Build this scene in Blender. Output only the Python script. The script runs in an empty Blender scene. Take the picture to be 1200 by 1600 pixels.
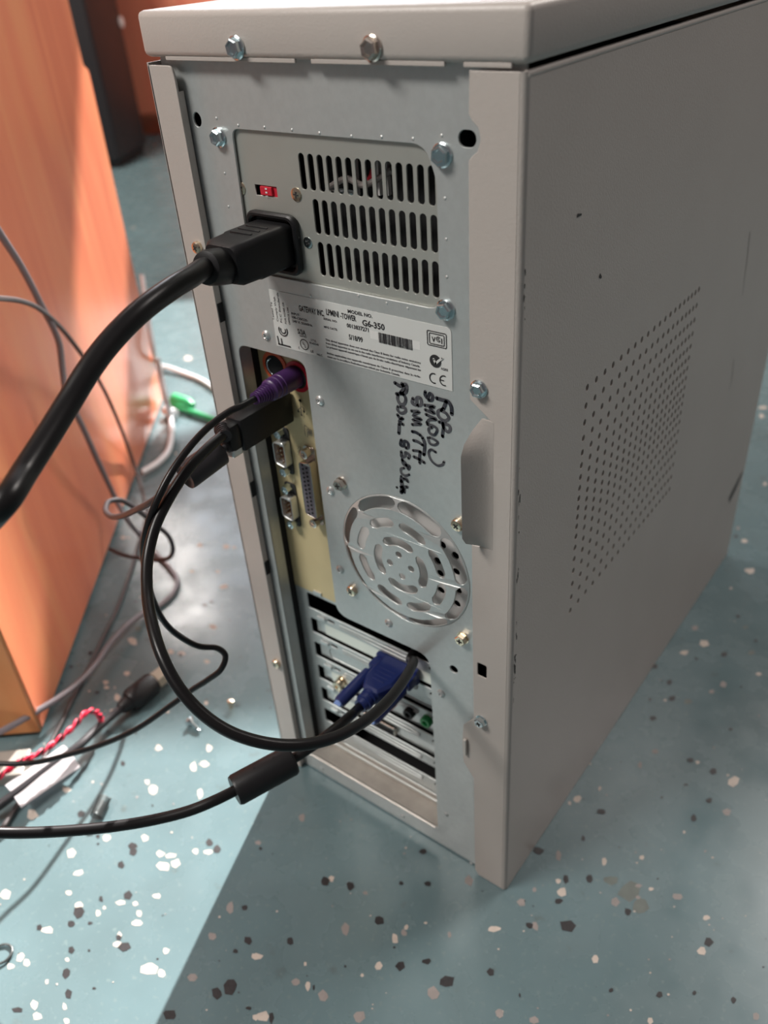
import bpy, bmesh, math, random
from mathutils import Vector, Matrix

S = bpy.context.scene
C = S.collection
random.seed(7)

# ------------------------------------------------------------------ camera
# x runs along the back of the computer, y into the room, z up; origin = near bottom rear corner of the tower
FPX, SC = 1325.0, 0.545
def _n(v): return Vector(v).normalized()
_ax = -_n((-1420-600, 55-800, FPX)); _ay = _n((1824-600, -202-800, FPX))
_ay = (_ay - _ax*_ay.dot(_ax)).normalized()
_az = _ax.cross(_ay)                                   # world axes seen from the camera (x right, y down, z ahead)
ROT = Matrix((_ax, _ay, _az))                          # camera vector -> world vector
CAM = -(ROT @ Vector(((790-600)/FPX*SC, (1392-800)/FPX*SC, SC)))
def ray(u, v): return ROT @ Vector(((u-600)/FPX, (v-800)/FPX, 1.0))
def hit(u, v, axis, val):
    r = ray(u, v); return CAM + r*((val-CAM[axis])/r[axis])
def rear(u, v, y=0.0): return hit(u, v, 1, y)
def flr(u, v, z=0.0): return hit(u, v, 2, z)
def side(u, v, x=0.0): return hit(u, v, 0, x)
def W(u, v, d): return CAM + ray(u, v)*d
def depth(p): return (ROT.transposed() @ (Vector(p)-CAM)).z

cam = bpy.data.cameras.new('camera'); co = bpy.data.objects.new('camera', cam); C.objects.link(co)
xr = ROT @ Vector((1, 0, 0)); yu = ROT @ Vector((0, -1, 0)); zb = ROT @ Vector((0, 0, -1))
co.matrix_world = Matrix(((xr.x, yu.x, zb.x, CAM.x), (xr.y, yu.y, zb.y, CAM.y), (xr.z, yu.z, zb.z, CAM.z), (0, 0, 0, 1)))
cam.sensor_fit = 'VERTICAL'; cam.sensor_height = 24; cam.lens = FPX/1600*24
cam.clip_start = 0.01
cam.dof.use_dof = True; cam.dof.focus_distance = 0.385; cam.dof.aperture_fstop = 5.6
S.camera = co

# ------------------------------------------------------------------ light
S.view_settings.view_transform = 'Standard'; S.view_settings.look = 'None'
S.view_settings.gamma = 1.0; S.view_settings.exposure = 0.0; S.view_settings.use_curve_mapping = False
U2 = Vector((0.784, 0.621, 0)); V2 = Vector((-0.621, 0.784, 0))      # room axes: along the window wall, and towards it
SUN_AZ = Vector((-0.343, 0.94, 0)).normalized(); SUN_T = math.tan(math.radians(38))
def lamp(name, kind, loc, direction, energy, color):
    l = bpy.data.lights.new(name, kind); o = bpy.data.objects.new(name, l); C.objects.link(o)
    l.energy = energy; l.color = color; o.location = loc
    o.rotation_euler = Vector(direction).to_track_quat('-Z', 'Y').to_euler(); return l
sun = lamp('sun', 'SUN', (-1, 3, 3), -(SUN_AZ + Vector((0, 0, SUN_T))), 15.0, (1.0, 0.95, 0.91)); sun.angle = math.radians(0.6)
a = lamp('ceiling_or_fill_light', 'AREA', (-0.95, -1.35, 2.3), (0.90, 1.35, -2.05), 60, (1.0, 0.95, 0.90))
a.shape = 'RECTANGLE'; a.size = 0.9; a.size_y = 0.45
a = lamp('ceiling_or_fill_light', 'AREA', (-1.9, 0.5, 2.2), (-0.6, 1.3, -1.2), 62, (1.0, 0.93, 0.86)); a.shape = 'RECTANGLE'; a.size = 0.6; a.size_y = 0.3  # added fill lamp that brightens the far cupboard
a = lamp('ceiling_or_fill_light', 'AREA', (0.6, 2.0, 2.5), (-1.0, -1.9, -2.2), 45, (1.0, 0.93, 0.88)); a.shape = 'RECTANGLE'; a.size = 0.9; a.size_y = 0.6
w = bpy.data.worlds.new('room_light'); S.world = w; w.use_nodes = True
nt = w.node_tree; nt.nodes.clear()
def N(t, ty, **kw):
    n = t.nodes.new(ty)
    for k, v in kw.items(): setattr(n, k, v)
    return n
wo = N(nt, 'ShaderNodeOutputWorld'); wb = N(nt, 'ShaderNodeBackground')
tc = N(nt, 'ShaderNodeTexCoord'); dp = N(nt, 'ShaderNodeVectorMath', operation='DOT_PRODUCT'); dp.inputs[1].default_value = V2
mr = N(nt, 'ShaderNodeMapRange'); mr.inputs[1].default_value = 0.62; mr.inputs[2].default_value = 0.85
mx = N(nt, 'ShaderNodeMix', data_type='RGBA')
mx.inputs[6].default_value = (0.155, 0.132, 0.132, 1); mx.inputs[7].default_value = (9.0, 9.3, 10.2, 1)
nt.links.new(tc.outputs['Generated'], dp.inputs[0]); nt.links.new(dp.outputs['Value'], mr.inputs[0])
nt.links.new(mr.outputs[0], mx.inputs[0]); nt.links.new(mx.outputs[2], wb.inputs[0]); nt.links.new(wb.outputs[0], wo.inputs[0])
wb.inputs[1].default_value = 1.0

# ------------------------------------------------------------------ materials
def mat(name, col, rough=0.5, metal=0.0, noise=0.0, nscale=40, bump=0.0, bscale=300, spec=0.5, stretch=None, col2=None):
    m = bpy.data.materials.new(name); m.use_nodes = True
    t = m.node_tree; b = t.nodes['Principled BSDF']
    b.inputs['Base Color'].default_value = (*col, 1); b.inputs['Roughness'].default_value = rough
    b.inputs['Metallic'].default_value = metal; b.inputs['Specular IOR Level'].default_value = spec
    tcn = N(t, 'ShaderNodeTexCoord'); src = tcn.outputs['Object']
    if stretch:
        mp = N(t, 'ShaderNodeMapping'); mp.inputs['Scale'].default_value = stretch; t.links.new(src, mp.inputs[0]); src = mp.outputs[0]
    if noise or col2:
        nz = N(t, 'ShaderNodeTexNoise'); nz.inputs['Scale'].default_value = nscale; nz.inputs['Detail'].default_value = 5
        t.links.new(src, nz.inputs['Vector'])
        mxn = N(t, 'ShaderNodeMix', data_type='RGBA')
        c2 = col2 or tuple(max(0, c*(1-noise)) for c in col)
        mxn.inputs[6].default_value = (*col, 1); mxn.inputs[7].default_value = (*c2, 1)
        rp = N(t, 'ShaderNodeMapRange'); rp.inputs[1].default_value = 0.35; rp.inputs[2].default_value = 0.65
        t.links.new(nz.outputs['Fac'], rp.inputs[0]); t.links.new(rp.outputs[0], mxn.inputs[0])
        t.links.new(mxn.outputs[2], b.inputs['Base Color'])
    if bump:
        nb = N(t, 'ShaderNodeTexNoise'); nb.inputs['Scale'].default_value = bscale; nb.inputs['Detail'].default_value = 3
        t.links.new(src, nb.inputs['Vector'])
        bp = N(t, 'ShaderNodeBump'); bp.inputs['Strength'].default_value = bump; bp.inputs['Distance'].default_value = 0.001
        t.links.new(nb.outputs['Fac'], bp.inputs['Height']); t.links.new(bp.outputs[0], b.inputs['Normal'])
    return m
M = {}
M['paint'] = mat('beige_paint', (0.47, 0.43, 0.395), 0.42, noise=0.03, nscale=20, bump=0.12, bscale=900)
M['steel'] = mat('galvanised_steel', (0.56, 0.585, 0.575), 0.42, 0.55, noise=0.05, nscale=350, bump=0.05, bscale=700)
M['psu'] = mat('brushed_steel', (0.47, 0.48, 0.44), 0.42, 0.55, noise=0.04, nscale=60)
M['bracket'] = mat('bright_steel', (0.66, 0.68, 0.67), 0.3, 0.75, noise=0.05, nscale=80)
M['lip'] = mat('raw_sheet_edge', (0.55, 0.52, 0.48), 0.4, 0.6)
M['pan'] = mat('dusty_steel', (0.42, 0.39, 0.35), 0.5, 0.4, noise=0.15, nscale=90)
M['zinc'] = mat('blue_zinc', (0.60, 0.68, 0.70), 0.2, 1.0)
M['nickel'] = mat('nickel', (0.62, 0.56, 0.50), 0.2, 1.0)
M['brass'] = mat('yellow_zinc', (0.72, 0.60, 0.45), 0.22, 1.0)
M['recess'] = mat('drive_recess', (0.03, 0.03, 0.03), 0.6)
M['black'] = mat('black_plastic', (0.011, 0.011, 0.012), 0.4, bump=0.05, bscale=500, spec=0.3)
M['rubber'] = mat('black_rubber', (0.009, 0.0085, 0.009), 0.33, spec=0.3)
M['rubber_grey'] = mat('dark_grey_rubber', (0.030, 0.028, 0.031), 0.42, spec=0.35)
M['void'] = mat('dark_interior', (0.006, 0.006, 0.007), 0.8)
M['duct'] = mat('grey_duct', (0.72, 0.70, 0.68), 0.5, 0.1)
M['red'] = mat('red_plastic', (0.55, 0.02, 0.04), 0.3)
M['io'] = mat('yellow_io_plate', (0.66, 0.55, 0.31), 0.42, 0.15, noise=0.05, nscale=50)
M['orange'] = mat('orange_plastic', (0.72, 0.13, 0.05), 0.4)
M['purple'] = mat('purple_plastic', (0.062, 0.022, 0.105), 0.4)
M['blue'] = mat('blue_plastic', (0.013, 0.024, 0.115), 0.32)
M['bluepale'] = mat('pale_blue_plastic', (0.22, 0.33, 0.62), 0.35)
M['maroon'] = mat('maroon_insert', (0.10, 0.025, 0.012), 0.5)
M['pin'] = mat('pin_metal', (0.75, 0.62, 0.45), 0.25, 1.0)
M['socket'] = mat('grey_insert', (0.16, 0.15, 0.18), 0.5)
M['green_jack'] = mat('green_plastic', (0.02, 0.30, 0.08), 0.35)
M['label'] = mat('label_paper', (0.60, 0.62, 0.60), 0.5)
M['sticker'] = mat('white_sticker', (0.70, 0.71, 0.69), 0.5)
M['ink'] = mat('black_ink', (0.02, 0.02, 0.022), 0.6)
M['inkgrey'] = mat('grey_ink', (0.07, 0.07, 0.075), 0.6)
M['marker'] = mat('marker_ink', (0.012, 0.012, 0.02), 0.35, noise=0, col2=(0.09, 0.09, 0.10), nscale=160)
M['gold'] = mat('brass_connector', (0.75, 0.58, 0.30), 0.25, 1.0)
M['pcb'] = mat('pale_bracket', (0.85, 0.86, 0.78), 0.35, 0.3)
M['flake_dark'] = mat('dark_flake', (0.020, 0.017, 0.019), 0.5, noise=0.5, nscale=400)
M['flake_pale'] = mat('pale_flake', (0.52, 0.45, 0.39), 0.5, noise=0.12, nscale=200)
M['flake_grey'] = mat('grey_flake', (0.27, 0.24, 0.225), 0.5, noise=0.12, nscale=200)
M['stain'] = mat('floor_stain', (0.125, 0.145, 0.13), 0.45, noise=0.2, nscale=120)
M['cordgrey'] = mat('silver_grey_cord', (0.18, 0.165, 0.18), 0.3)
M['cordbrown'] = mat('brown_grey_cord', (0.065, 0.055, 0.055), 0.4)
M['white'] = mat('white_plastic', (0.78, 0.80, 0.82), 0.35)
M['paper'] = mat('white_tag_paper', (0.82, 0.78, 0.80), 0.5)
M['ivory'] = mat('ivory_plastic', (0.36, 0.32, 0.25), 0.45)
M['greencord'] = mat('green_cord', (0.02, 0.42, 0.14), 0.4)
M['redwire'] = mat('red_wire', (0.65, 0.02, 0.06), 0.35)
M['wire'] = mat('dark_wire', (0.10, 0.11, 0.11), 0.35, 0.6)
M['blackbox'] = mat('black_laminate', (0.012, 0.011, 0.013), 0.5)
M['wall'] = mat('wall_paint', (0.55, 0.50, 0.45), 0.7)
M['frame'] = mat('window_frame', (0.6, 0.6, 0.6), 0.5)
M['fleck'] = mat('scuff', (0.035, 0.033, 0.033), 0.6)

def floor_material():
    m = bpy.data.materials.new('teal_floor_paint'); m.use_nodes = True
    t = m.node_tree; b = t.nodes['Principled BSDF']; b.inputs['Roughness'].default_value = 0.3
    tcn = N(t, 'ShaderNodeTexCoord')
    def noise(scale, detail, lo, hi):
        nz = N(t, 'ShaderNodeTexNoise'); nz.inputs['Scale'].default_value = scale; nz.inputs['Detail'].default_value = detail
        t.links.new(tcn.outputs['Object'], nz.inputs['Vector'])
        r = N(t, 'ShaderNodeMapRange'); r.inputs[1].default_value = lo; r.inputs[2].default_value = hi
        t.links.new(nz.outputs['Fac'], r.inputs[0]); return r.outputs[0]
    def mix(fac, c1, c2):
        x = N(t, 'ShaderNodeMix', data_type='RGBA'); t.links.new(fac, x.inputs[0])
        for i, c in ((6, c1), (7, c2)):
            if isinstance(c, tuple): x.inputs[i].default_value = (*c, 1)
            else: t.links.new(c, x.inputs[i])
        return x.outputs[2]
    base = mix(noise(14, 6, 0.38, 0.66), (0.116, 0.178, 0.192), (0.102, 0.155, 0.166))
    fine = mix(noise(260, 3, 0.60, 0.74), base, (0.14, 0.195, 0.20))
    dirt = mix(noise(55, 8, 0.66, 0.80), fine, (0.085, 0.105, 0.10))
    t.links.new(dirt, b.inputs['Base Color'])
    rr = N(t, 'ShaderNodeMapRange'); rr.inputs[3].default_value = 0.18; rr.inputs[4].default_value = 0.34
    t.links.new(noise(30, 6, 0.3, 0.7), rr.inputs[0]); t.links.new(rr.outputs[0], b.inputs['Roughness'])
    return m
M['floor'] = floor_material()

def wood_material(name, c1, c2, c3, rough):
    m = bpy.data.materials.new(name); m.use_nodes = True
    t = m.node_tree; b = t.nodes['Principled BSDF']; b.inputs['Roughness'].default_value = rough
    tcn = N(t, 'ShaderNodeTexCoord'); mp = N(t, 'ShaderNodeMapping'); mp.inputs['Scale'].default_value = (9, 9, 1.1)
    t.links.new(tcn.outputs['Object'], mp.inputs[0])
    nz = N(t, 'ShaderNodeTexNoise'); nz.inputs['Scale'].default_value = 1.6; nz.inputs['Detail'].default_value = 4; nz.inputs['Distortion'].default_value = 0.8
    t.links.new(mp.outputs[0], nz.inputs['Vector'])
    cr = N(t, 'ShaderNodeValToRGB'); e = cr.color_ramp.elements
    e[0].position = 0.33; e[0].color = (*c1, 1); e[1].position = 0.68; e[1].color = (*c3, 1)
    k = e.new(0.5); k.color = (*c2, 1)
    t.links.new(nz.outputs['Fac'], cr.inputs[0]); t.links.new(cr.outputs[0], b.inputs['Base Color'])
    return m
M['wood'] = wood_material('orange_veneer', (0.60, 0.165, 0.085), (0.68, 0.215, 0.108), (0.72, 0.28, 0.13), 0.3)
M['woodend'] = wood_material('pale_veneer', (0.70, 0.25, 0.09), (0.74, 0.30, 0.11), (0.78, 0.36, 0.15), 0.4)
M['wooddark'] = wood_material('red_veneer', (0.72, 0.20, 0.12), (0.75, 0.23, 0.14), (0.78, 0.27, 0.16), 0.4)

# ------------------------------------------------------------------ builders
def link(name, me, m, parent=None, smooth=None):
    o = bpy.data.objects.new(name, me); C.objects.link(o)
    for k in (m if isinstance(m, (list, tuple)) else [m]): me.materials.append(k)
    if smooth is not None:
        for p in me.polygons: p.use_smooth = True
        if smooth < 180: me.set_sharp_from_angle(angle=math.radians(smooth))
    if parent is not None: attach(o, parent)
    return o
ROOTLOC = {}
def attach(o, parent):
    o.parent = parent
    off = Vector((0, 0, 0)); p = parent
    if p.name in ROOTLOC: off = ROOTLOC[p.name]
    o.matrix_parent_inverse = Matrix.Translation(-off)
    ROOTLOC.setdefault(o.name, Vector((0, 0, 0)))
def obj(name, bm, m, parent=None, smooth=None):
    me = bpy.data.meshes.new(name); bm.normal_update(); bm.to_mesh(me); bm.free()
    return link(name, me, m, parent, smooth)
def thing(name, label, cat, loc, group=None):
    o = bpy.data.objects.new(name, None); C.objects.link(o); o.location = loc; o.empty_display_size = 0.02
    ROOTLOC[o.name] = Vector(loc); return tag(o, label, cat, group)
def tag(o, label, cat, group=None):
    o['label'] = label; o['category'] = cat
    if group: o['group'] = group
    return o
def struct(o): o['kind'] = 'structure'; return o
def put(src, dst, mtx=None):
    if mtx is not None: src.transform(mtx)
    me = bpy.data.meshes.new('tmp'); src.to_mesh(me); src.free(); dst.from_mesh(me); bpy.data.meshes.remove(me)
def add_mesh(bm, me, mtx=None):
    b = bmesh.new(); b.from_mesh(me); bpy.data.meshes.remove(me); put(b, bm, mtx)
def box(bm, lo, hi, bev=0.0, mtx=None, seg=2):
    b = bmesh.new(); bmesh.ops.create_cube(b, size=1)
    for v in b.verts:
        for i in range(3): v.co[i] = lo[i] + (v.co[i]+0.5)*(hi[i]-lo[i])
    if bev: bmesh.ops.bevel(b, geom=b.edges[:], offset=bev, segments=seg, affect='EDGES', profile=0.5)
    put(b, bm, mtx)
def loft(bm, rings, cap=True, closed=True):
    vs = [[bm.verts.new(p) for p in r] for r in rings]
    n = len(rings[0])
    for i in range(len(vs)-1):
        for j in range(n if closed else n-1):
            k = (j+1) % n
            bm.faces.new((vs[i][j], vs[i][k], vs[i+1][k], vs[i+1][j]))
    if cap and closed:
        bm.faces.new(vs[0][::-1]); bm.faces.new(vs[-1])
def frame(d):
    d = Vector(d).normalized(); u = d.cross(Vector((0, 0, 1)))
    if u.length < 1e-4: u = Vector((1, 0, 0))
    u.normalize(); return u, d.cross(u).normalized() if False else u.cross(d).normalized()
def lathe(bm, p0, p1, prof, seg=20):
    """prof: (distance along p0->p1, radius)"""
    p0 = Vector(p0); d = (Vector(p1)-p0).normalized(); u, v = frame(d)
    rings = []
    for t, r in prof:
        r = max(r, 1e-5)
        rings.append([p0+d*t+u*(r*math.cos(2*math.pi*k/seg))+v*(r*math.sin(2*math.pi*k/seg)) for k in range(seg)])
    loft(bm, rings)
def spline(pts, sub=10):
    P = [Vector(p) for p in pts]; out = []
    for i in range(len(P)-1):
        p0 = P[i-1] if i else P[0]*2-P[1]; p1, p2 = P[i], P[i+1]; p3 = P[i+2] if i+2 < len(P) else P[-1]*2-P[-2]
        t0 = 0; t1 = max((p1-p0).length, 1e-6)**0.5; t2 = t1+max((p2-p1).length, 1e-6)**0.5; t3 = t2+max((p3-p2).length, 1e-6)**0.5
        for k in range(sub):
            t = t1+(t2-t1)*k/sub
            a1 = p0*((t1-t)/(t1-t0))+p1*((t-t0)/(t1-t0)); a2 = p1*((t2-t)/(t2-t1))+p2*((t-t1)/(t2-t1)); a3 = p2*((t3-t)/(t3-t2))+p3*((t-t2)/(t3-t2))
            b1 = a1*((t2-t)/(t2-t0))+a2*((t-t0)/(t2-t0)); b2 = a2*((t3-t)/(t3-t1))+a3*((t-t1)/(t3-t1))
            out.append(b1*((t2-t)/(t2-t1))+b2*((t-t1)/(t2-t1)))
    out.append(P[-1]); return out
def sweep(bm, path, r, seg=14, flat=1.0):
    n = len(path); T = []
    for i in range(n): T.append((path[min(i+1, n-1)]-path[max(i-1, 0)]).normalized())
    u, _ = frame(T[0]); rings = []
    for i in range(n):
        u = (u - T[i]*u.dot(T[i])).normalized(); v = T[i].cross(u)
        rr = r[i] if isinstance(r, list) else r
        rings.append([path[i]+u*(rr*math.cos(2*math.pi*k/seg))+v*(rr*flat*math.sin(2*math.pi*k/seg)) for k in range(seg)])
    loft(bm, rings)
def cable(name, pts, r, m, parent=None, sub=10, seg=14):
    bm = bmesh.new(); sweep(bm, spline(pts, sub), r, seg); return obj(name, bm, m, parent, 60)
def rrect(x0, x1, z0, z1, r, n=4):
    out = []
    for cx, cz, a in ((x1-r, z1-r, 0), (x0+r, z1-r, 90), (x0+r, z0+r, 180), (x1-r, z0+r, 270)):
        for k in range(n+1):
            t = math.radians(a+90*k/n); out.append((cx+r*math.cos(t), cz+r*math.sin(t)))
    return out
def circ(cx, cz, r, n=16, rz=None): return [(cx+r*math.cos(2*math.pi*k/n), cz+(rz or r)*math.sin(2*math.pi*k/n)) for k in range(n)]
def roundpoly(pts, r, n=4):
    """round every corner of a polygon; r: one radius or a list"""
    out = []; m = len(pts)
    for i in range(m):
        p = Vector(pts[i]).to_2d(); a = Vector(pts[i-1]).to_2d(); b = Vector(pts[(i+1) % m]).to_2d()
        rr = r[i] if isinstance(r, (list, tuple)) else r
        rr = min(rr, (a-p).length*0.45, (b-p).length*0.45)
        if rr < 1e-5: out.append((p.x, p.y)); continue
        s = p+(a-p).normalized()*rr; e = p+(b-p).normalized()*rr
        for k in range(n+1):
            t = k/n; q = s*(1-t)**2+p*2*t*(1-t)+e*t*t; out.append((q.x, q.y))
    return out
def sheet_mesh(outer, holes, thick, bevel=0.0):
    """flat sheet with holes in local XY, front face at z=0, thickness behind it"""
    cu = bpy.data.curves.new('tmp', 'CURVE'); cu.dimensions = '2D'; cu.fill_mode = 'BOTH'
    cu.extrude = max(thick/2-bevel, 0.00002); cu.bevel_depth = bevel; cu.bevel_resolution = 0; cu.offset = -bevel
    for lp in [outer]+list(holes):
        s = cu.splines.new('POLY'); s.points.add(len(lp)-1); s.use_cyclic_u = True
        for q, p in zip(s.points, lp): q.co = (p[0], p[1], 0, 1)
    o = bpy.data.objects.new('tmp', cu); C.objects.link(o); bpy.context.view_layer.update()
    me = bpy.data.meshes.new_from_object(o.evaluated_get(bpy.context.evaluated_depsgraph_get()))
    bpy.data.objects.remove(o); bpy.data.curves.remove(cu)
    me.transform(Matrix.Translation((0, 0, -thick/2))); return me
REAR = lambda y: Matrix(((1, 0, 0, 0), (0, 0, -1, y), (0, 1, 0, 0), (0, 0, 0, 1)))     # local X,Y,Z -> world x, z, -y
SIDE = lambda x: Matrix(((0, 0, 1, x), (1, 0, 0, 0), (0, 1, 0, 0), (0, 0, 0, 1)))      # local X,Y,Z -> world y, z, +x
def rsheet(bm, outer, holes, y, thick, bevel=0.0): add_mesh(bm, sheet_mesh(outer, holes, thick, bevel), REAR(y))
def q(u, v, y): p = rear(u, v, y); return (p.x, p.z)
def text_into(bm, s, x0, z0, width, h, y, rot=0.0, bold=0.014):
    """words in the rear plane; (x0,z0) start of baseline, stretched to the given width and cap height"""
    cu = bpy.data.curves.new('tmp', 'FONT'); cu.body = s; cu.size = 1.0; cu.resolution_u = 2; cu.offset = bold
    o = bpy.data.objects.new('tmp', cu); C.objects.link(o); bpy.context.view_layer.update()
    me = bpy.data.meshes.new_from_object(o.evaluated_get(bpy.context.evaluated_depsgraph_get()))
    bpy.data.objects.remove(o); bpy.data.curves.remove(cu)
    if not me.vertices: return
    xs = [v.co.x for v in me.vertices]; k = width/max(max(xs)-min(xs), 1e-6)
    mt = Matrix.Translation((x0, z0, 0)) @ Matrix.Rotation(rot, 4, 'Z') @ Matrix.Diagonal((k, h/0.70, 1, 1)) @ Matrix.Translation((-min(xs), 0, 0))
    add_mesh(bm, me, REAR(y) @ mt)
def stroke(bm, pts, w, y, n=6):
    """flat ink stroke with round ends along 2D points (x,z)"""
    L = []; R = []
    m = len(pts); P = [Vector(p) for p in pts]
    for i in range(m):
        d = (P[min(i+1, m-1)]-P[max(i-1, 0)])
        d = d.normalized() if d.length > 0 else Vector((1, 0)); nn = Vector((-d.y, d.x))*w/2
        L.append(P[i]+nn); R.append(P[i]-nn)
    V = lambda p: bm.verts.new((p.x, y, p.y))
    vl = [V(p) for p in L]; vr = [V(p) for p in R]
    for i in range(m-1): bm.faces.new((vl[i], vl[i+1], vr[i+1], vr[i]))
    for c in (P[0], P[-1]):
        bm.faces.new([V(c+Vector((math.cos(2*math.pi*k/8), math.sin(2*math.pi*k/8)))*w/2) for k in range(8)])
def arc(cx, cz, r, a0, a1, n=20, rz=None): return [(cx+r*math.cos(math.radians(a0+(a1-a0)*k/n)), cz+(rz or r)*math.sin(math.radians(a0+(a1-a0)*k/n))) for k in range(n+1)]

# ------------------------------------------------------------------ the setting
def build_floor():
    bm = bmesh.new()
    bmesh.ops.create_grid(bm, x_segments=1, y_segments=1, size=4.5)
    for v in bm.verts: v.co.z = 0
    def flake(u, v, w, h, kind, z):
        n = random.randint(5, 7); a0 = random.random()*6.28
        f = bm.faces.new([bm.verts.new(flr(u+w*0.55*random.uniform(.72, 1.12)*math.cos(a0+6.283*k/n+random.uniform(-.25, .25)),
                                           v+h*0.55*random.uniform(.72, 1.12)*math.sin(a0+6.283*k/n+random.uniform(-.25, .25)), z)) for k in range(n)])
        f.material_index = kind
        f.normal_update()
        if f.normal.z < 0: f.normal_flip()
    dark = [(207,1322,14,12),(209,1331,12,11),(189,1352,12,12),(200,1399,14,14),(158,1405,7,11),(123,1426,16,18),(111,1443,11,11),(141,1442,7,5),(62,1449,9,9),(185,1465,9,9),(194,1480,20,14),(112,1484,12,12),(139,1485,4,4),(103,1520,14,19),(107,1553,12,14),(147,1544,6,5),(28,1578,16,10),(265,1586,25,16),(327,1316,11,12),(339,1327,11,13),(153,1307,7,7),(388,1469,14,13),(368,1486,8,9),(359,1541,20,25),(339,1552,15,19),(382,1418,9,9),(246,1498,5,3),(388,1575,9,6),
            (508,1376,13,16),(547,1384,14,14),(627,1380,7,8),(669,1381,11,9),(660,1330,13,9),(592,1437,15,14),(453,1470,11,12),(626,1509,15,16),(666,1502,18,9),(698,1533,24,17),(767,1519,12,14),(424,1590,8,18),(490,1543,4,10),(616,1480,4,4),(539,1510,4,4),(407,1326,5,6),
            (841,1329,18,12),(884,1374,10,14),(921,1373,11,12),(873,1408,12,8),(889,1447,27,22),(827,1446,11,9),(981,1424,11,12),(1107,1471,15,14),(1084,1278,8,10),(940,1268,14,9),(911,1310,6,9),(1108,1250,11,8),(1034,1246,5,4),(955,1547,8,7),(1031,1554,12,12),(1146,1563,9,10),(812,1555,4,8),(1085,1551,6,7),
            (1023,1041,11,8),(1046,1066,8,9),(1050,1091,12,9),(1016,1093,6,5),(1020,1122,12,8),(1079,1187,12,8),(1114,1205,12,10),(1132,1022,11,8),(1088,1029,5,4),(1142,1139,7,4),(1072,1226,8,4),(1153,963,6,4),(1181,1001,6,4),(1150,838,7,4),
            (282,1024,7,6),(152,1082,8,4),(141,1020,9,6),(111,1042,7,5),(126,1272,13,10),(192,1193,8,8),(168,1143,5,5),(212,940,6,4),(320,945,9,5),(330,940,7,4)]
    pale = [(167,1309,13,10),(227,1309,11,13),(123,1364,17,11),(112,1333,15,15),(251,1334,12,11),(255,1353,24,14),(274,1350,16,15),(267,1337,18,9),(306,1330,10,9),(326,1331,16,8),(8,1397,17,16),(107,1395,10,8),(245,1400,16,10),(188,1410,17,10),(212,1412,9,9),(154,1427,10,10),(163,1418,6,6),(217,1427,9,11),(214,1442,18,11),(123,1414,14,10),(74,1453,18,11),(187,1462,9,12),(183,1475,16,10),(259,1486,11,10),(32,1496,13,14),(42,1504,12,14),(17,1510,13,11),(233,1513,26,19),(252,1521,13,13),(105,1499,7,6),(53,1570,13,15),(101,1573,8,12),(59,1588,14,13),(104,1595,10,10),(73,1534,7,8),(397,1494,8,8),(399,1590,9,9),
            (518,1373,9,11),(635,1449,8,9),(617,1467,11,17),(665,1442,7,4),(772,1451,21,10),(402,1494,18,11),(591,1509,12,18),(566,1524,7,7),(481,1540,9,16),(410,1588,26,17),(477,1506,5,8),
            (902,1248,13,11),(944,1346,8,13),(872,1377,8,9),(878,1394,14,14),(1104,1434,11,8),(1097,1486,15,13),(930,1499,10,14),(1016,1595,9,11),(782,1583,9,14),(1069,1300,4,5),(1017,1389,9,6),(1003,1340,9,8),
            (1171,892,17,9),(1100,1005,18,11),(1069,1020,14,8),(1185,1053,10,6),(1039,1094,7,4),(1090,1191,8,7),(1146,1221,18,15),(937,1232,6,8),(1142,919,5,4),(890,1255,6,6),(1192,637,14,5),(1190,650,8,7),(1163,845,10,7),(1195,756,6,6),
            (207,1002,15,12),(198,1052,11,8),(165,1066,9,7),(167,1074,8,7),(283,1021,13,7),(183,1090,11,11),(177,1111,10,8),(324,1034,9,6),(267,1018,9,8),(260,1111,10,7),(322,1098,8,7),(333,980,13,8),(340,893,9,5),(248,1168,11,13),(327,1170,11,13),(302,1198,12,14),(320,1194,13,11),(240,1234,16,16),(230,1222,9,9),(104,1234,15,10),(50,1273,18,17),(313,1240,10,20),(312,852,10,7),(353,854,12,8),(350,917,14,8),(366,855,6,5),(300,893,8,5),(192,840,8,6),(295,560,14,9)]
    grey = [(359,1418,13,19),(331,1464,13,13),(300,1527,15,15),(733,1376,14,16),(571,1395,8,7),(540,1452,13,20),(631,1457,9,11),(702,1461,6,11),(462,1534,14,11),(506,1556,18,17),(677,1552,18,21),(561,1590,20,20),(781,1583,13,15),(403,1317,9,8),(872,1337,9,17),(1135,1269,15,12),(835,1390,7,7),(814,1409,13,14),(836,1447,12,14),(960,1409,15,15),(998,1384,11,8),(997,1402,9,7),(1058,1401,17,9),(1182,1588,10,13),(834,1594,16,14),(1086,981,9,8),(1130,1070,10,10),(1112,1081,10,7),(1024,1174,11,8),(1000,1195,6,11),(472,1278,9,12),(1153,825,6,5)]
    stains = [(985,1392,40,34),(1000,1415,26,26),(955,1375,24,14),(1175,1020,12,8),(1164,980,10,5),(216,982,13,9),(1075,1096,12,8)]
    z = 0.00005
    for k, L in ((4, stains), (2, pale), (3, grey), (1, dark)):
        for i, f in enumerate(L): flake(*f, k, z+i*2e-7)
        z += 0.00005
    for i in range(420):                                # fine chips of the same broadcast, all over the floor
        u, v = random.uniform(-250, 1450), random.uniform(560, 1850)
        s = random.uniform(1.5, 4.5); flake(u, v, s, s*0.8, random.choice((1, 1, 3, 2, 2)), z+i*1e-7)
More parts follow.
